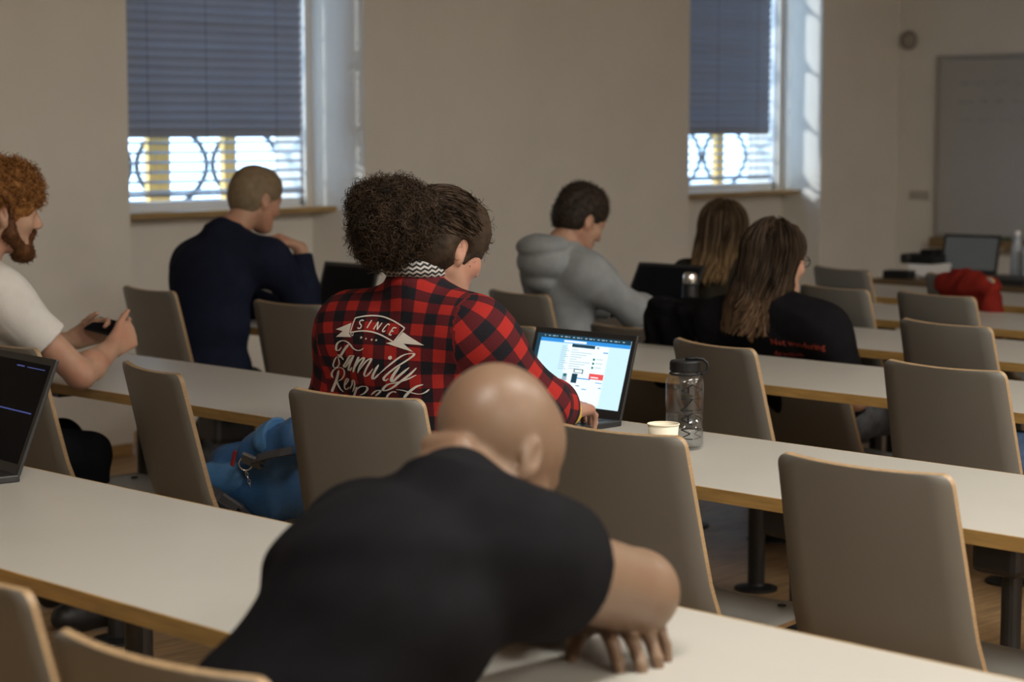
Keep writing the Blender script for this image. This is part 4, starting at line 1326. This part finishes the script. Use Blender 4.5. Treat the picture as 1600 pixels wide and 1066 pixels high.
# faint red lines of lettering on the black shirt ("Not wandering" and two lines below), in strokes
def text_strokes(txt, x, y, hgt):
    cu = bpy.data.curves.new('t', 'FONT'); cu.body = txt; cu.size = hgt; cu.resolution_u = 1
    o = bpy.data.objects.new('t', cu); COL.objects.link(o)
    bpy.context.view_layer.update()
    me = o.evaluated_get(bpy.context.evaluated_depsgraph_get()).to_mesh()
    polys = [[(x + me.vertices[i].co.x, y - me.vertices[i].co.y) for i in f.vertices] for f in me.polygons]
    o.to_mesh_clear(); bpy.data.objects.remove(o); bpy.data.curves.remove(cu)
    return polys
def text_print(p, lines, A, B, m, name):
    bv = bvh_of(p); fw, l, up, pel = p['fw'], p['l'], p['up'], p['pel']
    bm = bmesh.new()
    for txt, x, y, hgt in lines:
        for poly in text_strokes(txt, x, y, hgt):
            vs = []
            for (a, b) in poly:
                o = pel + l * (A[0] * a + A[1]) + up * (B[0] * b + B[1]) - fw * 0.5
                hit = bv.ray_cast(Vector(o), Vector(fw))
                if hit[0] is None: vs = None; break
                vs.append(hit[0] - Vector(fw) * 0.003 - Vector(p['org']))
            if vs: bm.faces.new([bm.verts.new(v) for v in vs])
    bmesh.ops.recalc_face_normals(bm, faces=bm.faces)
    me = bpy.data.meshes.new(name); bm.to_mesh(me); bm.free()
    return link(name, me, m, p['shirt'])
tag(text_print(metal, [('Not wandering', 0, 0, 0.034), ('direction', 0, 0.045, 0.030), ('only lost  May', 0, 0.09, 0.032)], (-1.0, 0.045), (-1.0, 0.33), M_REDPR, 'back_print'), 'dull red lettering on the back', kind='stuff')

# ---------------------------------------------------------------- laptops
M_LAPB = mat('laptop_black', (0.015, 0.015, 0.016), 0.45, 0.08, 30)
M_KEY = mat('key_plastic', (0.008, 0.008, 0.009), 0.5, 0.05, 30)
M_DIM = mat('dark_screen', (0.004, 0.004, 0.006), 0.6, 0.1, 10, spec=0.1)
M_LINE = emit_mat('screen_blue_line', (0.08, 0.12, 0.45), 0.35)
M_UIB = emit_mat('screen_page', (0.60, 0.86, 1.0), 0.95)
M_UIW = emit_mat('screen_panel', (0.82, 0.95, 1.0), 1.0)
M_UIN = emit_mat('screen_bar', (0.03, 0.30, 0.78), 0.9)
M_UID = emit_mat('screen_dark', (0.01, 0.07, 0.12), 0.6)
M_UIG = emit_mat('screen_text', (0.42, 0.58, 0.68), 0.75)
M_UIR = emit_mat('screen_red', (0.85, 0.10, 0.10), 0.9)
M_UIT = emit_mat('screen_green', (0.0, 0.20, 0.18), 0.7)
M_GREYSC = emit_mat('screen_grey', (0.16, 0.165, 0.16), 0.22)
def laptop(loc, rz, w, d, hgt, tilt, label, screen, ui=()):
    """origin under the hinge line, user side at -x"""
    root = empty('laptop', loc, R(rz), label, 'laptop', 'laptops on the desks')
    base = box('base', (-d, -w / 2, 0), (0.008, w / 2, 0.016), M_LAPB, root, 0.003)
    bm = bmesh.new()
    for i in range(5):
        for j in range(13):
            y = -w * 0.43 + j * w * 0.86 / 13; x = -d * 0.50 + i * d * 0.075
            bx(bm, x, x + d * 0.062, y, y + w * 0.86 / 13 - 0.003, 0.016, 0.0175)
    from_bm('keyboard', bm, M_KEY, base)
    box('touchpad', (-d * 0.92, -0.05, 0.0158), (-d * 0.60, 0.05, 0.0165), M_KEY, base)
    M = Matrix.Translation((0, 0, 0.014)) @ Matrix.Rotation(R(tilt), 4, 'Y')
    lid = box('lid', (0, -w / 2, 0), (0.009, w / 2, hgt), M_LAPB, root, 0.0025, M)
    box('screen', (-0.0006, -w / 2 + 0.014, 0.024), (0.0, w / 2 - 0.014, hgt - 0.016), screen, lid, 0, M)
    for k, (a, b, c, e, m) in enumerate(ui):     # fractions of the screen: left, right, top, bottom
        y0 = (w / 2 - 0.014) - a * (w - 0.028); y1 = (w / 2 - 0.014) - b * (w - 0.028)
        z1 = hgt - 0.016 - c * (hgt - 0.040); z0 = hgt - 0.016 - e * (hgt - 0.040)
        lay = 0.0009 + 0.00003 * k
        box('screen_graphic', (-lay, y1, z0), (-lay + 0.00002, y0, z1), m, lid, 0, M)
    return root
UI = [(0, 1, 0.0, 0.06, M_UID), (0.0, 0.045, 0.06, 1.0, M_UID), (0.045, 1, 0.06, 0.115, M_UIN), (0.30, 0.54, 0.075, 0.105, M_UIW),
      (0.045, 1, 0.115, 0.985, M_UIB), (0.35, 0.79, 0.125, 0.97, M_UIW), (0.395, 0.64, 0.118, 0.165, M_UID), (0.66, 0.685, 0.13, 0.16, M_UIG)]
for i in range(12): UI.append((0.29, 0.29 + 0.05 + 0.02 * (i % 3), 0.16 + i * 0.030, 0.168 + i * 0.030, M_UIG))
for i in range(9): UI.append((0.40, 0.47 + 0.05 * ((i * 7) % 4), 0.20 + i * 0.034, 0.208 + i * 0.034, M_UIG))
for i in range(3): UI.append((0.645, 0.665, 0.30 + i * 0.06, 0.33 + i * 0.06, M_UIT)); UI.append((0.68, 0.75, 0.305 + i * 0.06, 0.313 + i * 0.06, M_UIG))
for i in range(20): UI.append((0.08 + i * 0.044, 0.08 + i * 0.044 + 0.012 + 0.01 * (i % 3), 0.022, 0.036, M_UIG))
UI += [(0.74, 0.79, 0.20, 0.215, M_UIN), (0.64, 0.79, 0.52, 0.60, M_UIR), (0.66, 0.74, 0.565, 0.58, M_UIW), (0.36, 0.41, 0.555, 0.66, M_UIG), (0.37, 0.40, 0.56, 0.60, M_UIT), (0.46, 0.52, 0.545, 0.68, M_UID),
       (0.47, 0.57, 0.475, 0.485, M_UID), (0.47, 0.48, 0.475, 0.53, M_UID), (0.56, 0.57, 0.475, 0.54, M_UID), (0.48, 0.57, 0.525, 0.533, M_UID), (0.52, 0.66, 0.60, 0.615, M_UIN), (0.72, 0.79, 0.64, 0.65, M_UIN), (0.52, 0.56, 0.71, 0.722, M_UIT), (0.59, 0.64, 0.75, 0.762, M_UIN), (0.76, 0.79, 0.71, 0.722, M_UIN)]
laptop((3.858, 3.652, 0.740), 0, 0.36, 0.235, 0.222, 17, 'open laptop with a bright web page beside the woman in plaid', M_UIB, UI)
laptop((2.355, 4.015, 0.740), -6, 0.37, 0.25, 0.262, 22, 'open black laptop with a dark screen on the desk edge by the red-haired man', M_DIM,
       [(0.0, 0.96, 0.49, 0.505, M_LINE), (0.55, 0.66, 0.045, 0.06, M_LINE), (0.70, 0.95, 0.05, 0.06, M_LINE)])
laptop((5.23, 6.185, 0.740), 0, 0.33, 0.23, 0.215, 17, 'open black laptop with a dark screen before the man in navy', M_DIM)
laptop((6.27, 5.46, 0.740), 2, 0.34, 0.22, 0.215, 30, 'open black laptop with a dark screen before the man in the hoodie', M_DIM)

# ---------------------------------------------------------------- water bottle, paper cup, phone, thermos
bt = empty('water_bottle', (3.70, 3.125, 0.740), 0, 'clear plastic water bottle with black screw cap and angular lettering', 'bottle')
bm = bmesh.new()
lathe(bm, [(0.0, 0.0), (0.036, 0.0), (0.043, 0.004), (0.0455, 0.012), (0.0455, 0.155), (0.044, 0.166), (0.038, 0.174), (0.034, 0.177), (0.033, 0.190),
           (0.0315, 0.190), (0.0315, 0.176), (0.037, 0.171), (0.0425, 0.164), (0.0438, 0.154), (0.0438, 0.014), (0.040, 0.006), (0.0, 0.004)], (0, 0, 0), 40, False, False)
from_bm('shell', bm, M_BOTTLE, bt, True)
bm = bmesh.new()
lathe(bm, [(0.0, 0.0045), (0.039, 0.0065), (0.0434, 0.0145), (0.0434, 0.083), (0.0, 0.083)], (0, 0, 0), 40, False, False)
from_bm('water', bm, M_WATER, bt, True)
bm = bmesh.new()
lathe(bm, [(0.0345, 0.184), (0.0355, 0.186), (0.0355, 0.206), (0.033, 0.2095), (0.0, 0.210)], (0, 0, 0), 36, True, False)
for k in range(30):
    a = 2 * PI * k / 30
    bx(bm, 0.0352, 0.0362, -0.0016, 0.0016, 0.187, 0.205, Matrix.Rotation(a, 4, 'Z'))
cap = from_bm('cap', bm, M_DARKP, bt)
lo = empty  # loop strap: from the neck ring over the side to the cap top
bm = bmesh.new()
az = R(-45)
dx, dy = math.cos(az), math.sin(az)
pts = [(0.0, 0.213), (0.012, 0.2135), (0.026, 0.2145), (0.042, 0.212), (0.052, 0.203), (0.0545, 0.192), (0.051, 0.182), (0.043, 0.1785), (0.036, 0.1785)]
tube(bm, [(dx * r_, dy * r_, z) for r_, z in pts], 0.0042, 8)
tube(bm, [(0.0355 * math.cos(2 * PI * k / 24), 0.0355 * math.sin(2 * PI * k / 24), 0.1785) for k in range(24)], 0.0025, 6, closed=True)
from_bm('strap', bm, M_DARKP, bt, True)
# lettering M A N A climbing the side, with a dotted mirrored twin
def on_bottle(a, z): return Vector((0.0466 * math.cos(a), 0.0466 * math.sin(a), z))
LET = {'A': [((0, 0.5), (1, 0)), ((0, 0.5), (1, 1)), ((0.62, 0.22), (0.62, 0.78))],
       'N': [((1, 0), (0, 0)), ((0, 0), (1, 1)), ((1, 1), (0, 1))],
       'M': [((1, 0), (0, 0.12)), ((0, 0.12), (0.8, 0.5)), ((0.8, 0.5), (0, 0.88)), ((0, 0.88), (1, 1))]}
bm = bmesh.new()
z = 0.028
for ch in 'MANA':
    for (a, b) in LET[ch]:
        for mir in (0, 1):
            n = 12
            for k in range(n):
                if mir and k % 2: continue
                t0, t1 = k / n, (k + (0.7 if mir else 1)) / n
                seg = []
                for t in (t0, t1):
                    x = a[0] + (b[0] - a[0]) * t; y = a[1] + (b[1] - a[1]) * t
                    xa = -0.26 + x * 0.58 if not mir else 0.90 - x * 0.58
                    seg.append(on_bottle(R(-135) + xa, z + y * 0.027))
                tube(bm, seg, 0.0016 if not mir else 0.0010, 4)
    z += 0.034
tag(from_bm('lettering', bm, M_DARKP, bt), 'black angular letters running up the side')

cp = empty('paper_cup', (3.56, 3.07, 0.740), 0, 'small cream paper cup beside the clear water bottle', 'cup')
M_CUP = mat('cream_paper', (0.72, 0.66, 0.52), 0.7, 0.03, 12)
bm = bmesh.new()
lathe(bm, [(0.0, 0.004), (0.027, 0.004), (0.027, 0.0), (0.028, 0.0), (0.036, 0.078), (0.035, 0.078), (0.0268, 0.006), (0.0, 0.006)], (0, 0, 0), 32, False, False)
from_bm('wall', bm, M_CUP, cp, True)
bm = bmesh.new()
tube(bm, [(0.0362 * math.cos(2 * PI * k / 32), 0.0362 * math.sin(2 * PI * k / 32), 0.0785) for k in range(32)], 0.0017, 6, closed=True)
from_bm('rim', bm, M_CUP, cp, True)

ph = empty('smartphone', (3.572, 5.315, 0.885), 0, 'black smartphone in the hands of the red-haired man', 'phone')
ph.rotation_euler = (R(8), R(-26), R(8))
box('case', (-0.036, -0.072, -0.004), (0.036, 0.072, 0.004), M_DARKP, ph, 0.003)
box('display', (-0.033, -0.066, 0.0041), (0.033, 0.066, 0.0046), M_DIM, ph)

th = empty('thermos_flask', (6.10, 5.13, 0.740), 0, 'black thermos flask with shiny metal cup lid', 'flask')
bm = bmesh.new(); lathe(bm, [(0.03, 0), (0.031, 0.004), (0.031, 0.145), (0.026, 0.152)], (0, 0, 0), 24)
from_bm('body', bm, M_DARKP, th, True)
bm = bmesh.new(); lathe(bm, [(0.027, 0.152), (0.028, 0.155), (0.027, 0.185), (0.022, 0.193), (0.0, 0.195)], (0, 0, 0), 24, True, False)
from_bm('lid', bm, M_CHROME, th, True)

# yellow wristband and dark cord on the typing hand
wr = V(3.625, 3.435, 0.805); wd_ = unit(V(3.625, 3.435, 0.805) - V(3.46, 3.36, 0.845))
s1 = unit(np.cross(wd_, V(0, 0, 1))); s2 = np.cross(wd_, s1)
bm = bmesh.new()
for off, r0 in ((-0.010, 0.0335), (-0.004, 0.0325), (0.002, 0.0315)):
    tube(bm, [Vector(wr + wd_ * (off + 0.012) + (s1 * math.cos(2 * PI * k / 20) + s2 * math.sin(2 * PI * k / 20)) * r0 - plaid['org']) for k in range(20)], 0.0038, 6, closed=True)
from_bm('wristband', bm, mat('yellow_rubber', (0.55, 0.36, 0.03), 0.5), plaid['root'], True)

# ---------------------------------------------------------------- backpack on the empty seat
M_BLUE = mat('blue_nylon', (0.030, 0.105, 0.26), 0.55, 0.12, 10, 0.2, 300)
M_BLUE2 = mat('light_blue_nylon', (0.055, 0.17, 0.36), 0.55, 0.12, 10, 0.2, 300)
M_WEB = mat('grey_webbing', (0.055, 0.055, 0.06), 0.8, 0.1, 60, 0.3, 500)
M_BUCK = mat('grey_buckle', (0.11, 0.11, 0.115), 0.45, 0.05, 30)
bp_o = V(3.40, 4.26, 0.0)
bk = empty('backpack', (3.40, 4.26, 0.447), 0, 'blue hiking backpack with grey straps and a metal key ring on the seat', 'backpack')
O2 = V(3.40, 4.26, 0.447)
s = SDF((3.05, 3.85, 0.40), (3.75, 4.65, 0.95), 0.006)
s.cone((3.34, 4.33, 0.56), (3.39, 4.13, 0.585), 0.11, 0.11, 0.03)
s.cone((3.29, 4.21, 0.645), (3.275, 4.05, 0.71), 0.065, 0.055, 0.03)
s.ell((3.31, 4.40, 0.53), (0.09, 0.075, 0.075), None, 0.02)
s.warp(folds(0.012, 38, 3))
s.cut((0, 0, 0.4475), (0, 0, -1))
v, q_ = s.surf(); np_mesh('main_bag', v, q_, M_BLUE, bk, O2)
s = SDF((3.05, 4.1, 0.45), (3.5, 4.6, 0.8), 0.006)
s.cone((3.25, 4.36, 0.575), (3.28, 4.27, 0.575), 0.045, 0.04, 0.02)
s.cone((3.255, 4.13, 0.705), (3.262, 4.06, 0.735), 0.038, 0.038, 0.02)
s.warp(folds(0.006, 45, 9))
v, q_ = s.surf(); np_mesh('flap_pocket', v, q_, M_BLUE2, bk, O2)
def strap(pts, w, t, name, m):
    bm = bmesh.new()
    P = [Vector(p) - Vector(O2) for p in pts]
    prev = None
    for i, p in enumerate(P):
        d = (P[min(i + 1, len(P) - 1)] - P[max(i - 1, 0)]).normalized()
        out = Vector((-0.62, -0.55, 0.55)); out = (out - d * out.dot(d)).normalized()
        sd = d.cross(out) * w / 2
        ring = [bm.verts.new(p + sd + out * t), bm.verts.new(p - sd + out * t), bm.verts.new(p - sd), bm.verts.new(p + sd)]
        if prev:
            for k in range(4): bm.faces.new([prev[k], prev[(k + 1) % 4], ring[(k + 1) % 4], ring[k]])
        prev = ring
    return from_bm(name, bm, m, bk)
strap([(3.225, 4.00, 0.690), (3.213, 4.03, 0.682), (3.215, 4.075, 0.672), (3.212, 4.108, 0.662), (3.220, 4.155, 0.647)], 0.022, 0.004, 'strap', M_WEB)
strap([(3.200, 4.322, 0.556), (3.205, 4.285, 0.543), (3.228, 4.266, 0.522), (3.262, 4.258, 0.499), (3.300, 4.26, 0.478)], 0.030, 0.004, 'strap', M_WEB)
for (c, r0) in (((3.215, 4.155, 0.648), (50, -20, 125)), ((3.222, 4.262, 0.522), (60, -35, 140))):
    b_ = box('buckle', (-0.026, -0.019, -0.005), (0.026, 0.019, 0.005), M_BUCK, bk, 0.003)
    b_.location = Vector(c) - Vector(O2); b_.rotation_euler = [R(x) for x in r0]
    for y in (-0.012, 0.012):
        pr = box('prong', (-0.034, y - 0.004, -0.003), (-0.024, y + 0.004, 0.003), M_BUCK, b_, 0.001)
rc = Vector((3.212, 4.175, 0.638)) - Vector(O2)
va = Vector((0.707, -0.707, 0)).normalized(); vb = Vector((0, 0, 1))
bm = bmesh.new(); tube(bm, [rc + (va * math.cos(2 * PI * k / 28) + vb * math.sin(2 * PI * k / 28)) * 0.017 for k in range(28)], 0.0016, 6, closed=True)
from_bm('key_ring', bm, M_CHROME, bk, True)
bm = bmesh.new()
for k in range(5):
    c = rc + Vector((0.002 * k, -0.002 * k, -0.019 - 0.009 * k)); a2 = va if k % 2 else Vector((0.707, 0.707, 0))
    tube(bm, [c + (a2 * math.cos(2 * PI * j / 10) * 0.6 + vb * math.sin(2 * PI * j / 10)) * 0.0055 for j in range(10)], 0.0009, 5, closed=True)
from_bm('chain', bm, M_CHROME, bk, True)
tg = box('red_tag', (-0.003, -0.006, -0.022), (0.003, 0.006, 0.022), mat('red_tag', (0.28, 0.02, 0.02), 0.6), bk, 0.002)
tg.location = rc + Vector((-0.015, 0.03, 0.012)); tg.rotation_euler = (R(20), 0, 0)

# ---------------------------------------------------------------- jackets and bag on the chairs
def drape(name, label, c, az, w, m, seed, drop_b, drop_f, extra=()):
    c = np.asarray(c, float)
    root = empty(name, (c[0], c[1], c[2] - 0.3), 0, label, 'jacket')
    f = V(math.cos(R(az)), math.sin(R(az)), 0); l = V(-f[1], f[0], 0)
    s = SDF(c - V(0.45, 0.45, 0.45), c + V(0.45, 0.45, 0.2), 0.008)
    s.cone(c + l * w, c - l * w, 0.034, 0.034, 0.02)
    for j in (-0.8, -0.3, 0.3, 0.8):
        s.cone(c + l * w * j - f * 0.022, c + l * w * j * 1.05 + f * 0.0 - V(0, 0, drop_b), 0.036, 0.045, 0.05, flat=(f, 0.6))
        s.cone(c + l * w * j + f * 0.03, c + l * w * j + f * 0.10 - V(0, 0, drop_f), 0.034, 0.042, 0.05, flat=(f, 0.6))
    for a, b, ra, rb in extra: s.cone(c + l * a[0] + f * a[1] + V(0, 0, a[2]), c + l * b[0] + f * b[1] + V(0, 0, b[2]), ra, rb, 0.03)
    s.warp(folds(0.010, 42, seed, l))
    v, q_ = s.surf()
    np_mesh('fabric', v, q_, m, root, (c[0], c[1], c[2] - 0.3))
    s = SDF(c - 0.2, c + 0.2, 0.008)
    for k in range(6):
        a0, a1 = -0.05 + k * 0.02, -0.05 + (k + 1) * 0.02
        s.cone(c + l * a0 + V(0, 0, 0.035), c + l * a1 + V(0, 0, 0.035), 0.02, 0.02, 0.01)
    v, q_ = s.surf(); np_mesh('collar', v, q_, m, root, (c[0], c[1], c[2] - 0.3))
drape('jacket', 'black jacket hung over a chair back between hoodie and long-haired person', (5.55, 4.63, 0.842), -6, 0.20, C_BLACK, 4, 0.24, 0.22,
      [((-0.20, 0, 0), (-0.22, -0.02, -0.22), 0.05, 0.045), ((0.20, 0, 0), (0.24, 0.02, -0.20), 0.05, 0.045)])
C_RED = cloth_mat('red_fleece', (0.17, 0.016, 0.011), 0.15)
drape('jacket', 'red jacket hung over a chair back near the front desk', (7.40, 4.73, 0.845), -12, 0.13, C_RED, 6, 0.10, 0.20,
      [((-0.12, 0, 0), (-0.19, -0.02, -0.17), 0.035, 0.05)])
bgb = empty('denim_bag', (4.84, 2.90, 0.447), 0, 'soft blue denim bag on the seat of an empty chair', 'bag')
s = SDF((4.6, 2.6, 0.42), (5.1, 3.15, 0.85), 0.008)
s.ell((4.84, 2.89, 0.565), (0.12, 0.13, 0.125), None, 0.03)
s.ell((4.85, 2.90, 0.50), (0.14, 0.15, 0.08), None, 0.04)
s.warp(folds(0.008, 36, 12)); s.cut((0, 0, 0.448), (0, 0, -1))
v, q_ = s.surf(); np_mesh('pouch', v, q_, C_BLUE, bgb, (4.84, 2.90, 0.447))
bm = bmesh.new(); tube(bm, [(-0.09, 0.05, 0.15), (-0.125, 0.05, 0.19), (-0.125, 0.0, 0.21), (-0.125, -0.05, 0.19), (-0.09, -0.05, 0.15)], 0.008, 6)
from_bm('handle', bm, C_BLUE, bgb, True)

# ---------------------------------------------------------------- teacher's table and what lies on it
tt = empty('teacher_table', (8.72, 4.6, 0), 0, 'dark-edged teacher table in front of the whiteboard wall', 'table')
M_DKW = mat('dark_walnut', (0.10, 0.062, 0.025), 0.5, 0.15, 10, stretch=(1, 8, 8))
box('tabletop', (0, -1.9, 0.695), (0.75, 1.56, 0.72), M_DKW, tt, 0.003)
for (x, y) in ((0.06, -1.8), (0.69, -1.8), (0.06, 1.46), (0.69, 1.46)):
    box('leg', (x - 0.025, y - 0.025, 0), (x + 0.025, y + 0.025, 0.695), M_DKW, tt, 0.003)
box('modesty_panel', (0.62, -1.75, 0.25), (0.64, 1.42, 0.695), M_DKW, tt)
laptop((9.18, 5.86, 0.720), 10, 0.31, 0.22, 0.21, 16, 'open laptop with a grey screen on the teacher table', M_GREYSC)
pj = empty('projector', (9.02, 6.03, 0.790), R(8), 'black projector standing on white boxes on the teacher table', 'projector')
box('housing', (-0.08, -0.10, 0.0), (0.08, 0.09, 0.05), M_DARKP, pj, 0.012)
box('top_cover', (-0.06, -0.09, 0.05), (0.06, -0.01, 0.075), M_DARKP, pj, 0.012)
bm = bmesh.new(); lathe(bm, [(0.026, 0), (0.026, 0.02), (0.02, 0.024)], (0, 0, 0), 18); o = from_bm('lens', bm, M_BLACK, pj); o.location = (-0.078, 0.05, 0.027); o.rotation_euler = (0, R(-90), 0)
pb = empty('paper_box', (9.02, 6.00, 0.720), R(8), 'low white paper box under the projector', 'box')
box('carton', (-0.09, -0.09, 0.0), (0.09, 0.06, 0.062), M_WHITE, pb, 0.002); box('lid', (-0.093, -0.093, 0.05), (0.093, 0.063, 0.070), M_WHITE, pb, 0.002)
bo = empty('power_brick', (8.86, 6.06, 0.720), R(10), 'small black power brick on the teacher table edge', 'adapter')
box('case', (-0.05, -0.07, 0), (0.05, 0.07, 0.04), M_DARKP, bo, 0.006)
bm = bmesh.new(); tube(bm, [(0.0, -0.07, 0.02), (0.02, -0.12, 0.008), (0.08, -0.16, 0.006), (0.12, -0.2, 0.006)], 0.004, 6); from_bm('cable', bm, M_DARKP, bo, True)
lc = empty('closed_laptop', (8.95, 5.47, 0.720), R(-6), 'closed black laptop lying on the teacher table', 'laptop')
box('base', (-0.12, -0.17, 0), (0.12, 0.17, 0.018), M_LAPB, lc, 0.003); box('lid', (-0.12, -0.17, 0.019), (0.12, 0.17, 0.030), M_LAPB, lc, 0.003)
M_PET = mat('pale_blue_bottle', (0.36, 0.41, 0.47), 0.2, 0.1, 30)
for (x, y, h_, lab) in ((9.16, 5.56, 0.25, 'taller clear plastic drink bottle on the teacher table'), (9.10, 5.46, 0.225, 'shorter clear plastic drink bottle on the teacher table')):
    b_ = empty('drink_bottle', (x, y, 0.720), 0, lab, 'bottle', 'drink bottles on the teacher table')
    k = h_ / 0.25
    bm = bmesh.new(); lathe(bm, [(0.028, 0), (0.032, 0.006), (0.032, 0.09 * k), (0.030, 0.10 * k), (0.032, 0.11 * k), (0.032, 0.16 * k), (0.014, 0.215 * k), (0.013, 0.228 * k)], (0, 0, 0), 20)
    from_bm('body', bm, M_BOTTLE if False else M_PET, b_, True)
    bm = bmesh.new(); lathe(bm, [(0.0155, 0.226 * k), (0.0155, 0.246 * k), (0.014, 0.25 * k)], (0, 0, 0), 16); from_bm('cap', bm, M_WHITE, b_)

# ---------------------------------------------------------------- whiteboard and small wall fittings
wb = empty('whiteboard', (XF, 6.25, 0.72), 0, 'large white enamel board with grey frame on the front wall', 'whiteboard')
bw, bh0, bh1 = 1.252, 0.075, 1.205
box('panel', (-0.022, -bw, bh0), (-0.004, bw, bh1), M_BOARD, wb)
for (a, b, c, e) in ((-bw - 0.012, bw + 0.012, bh1 - 0.012, bh1 + 0.014), (-bw - 0.012, bw + 0.012, bh0 - 0.014, bh0 + 0.010), (-bw - 0.012, -bw + 0.012, bh0, bh1), (bw - 0.012, bw + 0.012, bh0, bh1)):
    box('frame_bar', (-0.03, a, c), (-0.002, b, e), M_ALU, wb, 0.003)
box('pen_tray', (-0.10, -bw, -0.004), (-0.002, bw, bh0 - 0.014), mat('tray_wood', (0.20, 0.13, 0.06), 0.5, 0.1, 12), wb, 0.004)
bm = bmesh.new()
rs_ = random.Random(3)
for row in range(3):
    y = 1.10
    zr = 1.04 - row * 0.115
    while y > 0.35:
        wlen = rs_.uniform(0.05, 0.12)
        pts = [(-0.0232, y - wlen * k / 9, zr + rs_.uniform(-0.016, 0.016)) for k in range(10)]
        tube(bm, pts, 0.0022, 4)
        y -= wlen + 0.05
tag(from_bm('marker_writing', bm, mat('faded_marker', (0.30, 0.31, 0.33), 0.7), wb), 'faint handwritten marker lines', kind='stuff')
for i, (y, colr, nm) in enumerate(((7.30, (0.05, 0.05, 0.05), 'black'), (7.17, (0.35, 0.04, 0.03), 'red'), (7.13, (0.30, 0.05, 0.04), 'dark red'), (6.98, (0.05, 0.12, 0.06), 'green'))):
    mk = empty('board_marker', (XF - 0.06, y, 0.783), R(82), '%s whiteboard marker lying on the pen tray' % nm, 'marker', 'markers on the pen tray')
    mk.location.z = 0.781 - 0.0
    bm = bmesh.new(); tube(bm, [(-0.05, 0, 0.009), (0.03, 0, 0.009)], 0.009, 10); from_bm('barrel', bm, mat('marker_%s' % nm.replace(' ', '_'), colr, 0.5), mk, False)
    bm = bmesh.new(); tube(bm, [(0.03, 0, 0.009), (0.065, 0, 0.009)], 0.0095, 10); from_bm('cap', bm, M_WHITE, mk, False)
sw = empty('light_switch', (XF, 7.645, 1.045), 0, 'flat beige double light switch on the front wall', 'switch')
M_BEIGE = mat('beige_plastic', (0.44, 0.40, 0.35), 0.5)
box('plate', (-0.010, -0.075, -0.028), (0, 0.075, 0.028), M_BEIGE, sw, 0.003)
for y in (-0.036, 0.036): box('rocker', (-0.014, y - 0.03, -0.022), (-0.009, y + 0.03, 0.022), M_BEIGE, sw, 0.002)
sp = empty('wall_speaker', (XF, 7.74, 2.045), 0, 'small round grey speaker high on the front wall corner', 'speaker')
bm = bmesh.new()
tube(bm, [(-0.02, 0.052 * math.cos(2 * PI * k / 24), 0.052 * math.sin(2 * PI * k / 24)) for k in range(24)], 0.012, 8, closed=True)
from_bm('rim', bm, mat('grey_plastic', (0.30, 0.27, 0.24), 0.5), sp, True)
bm = bmesh.new(); lathe(bm, [(0.05, 0.0), (0.05, 0.012), (0.02, 0.020), (0.0, 0.022)], (0, 0, 0), 24, True, False); o = from_bm('cone', bm, M_BEIGE, sp, True); o.rotation_euler = (0, R(-90), 0)
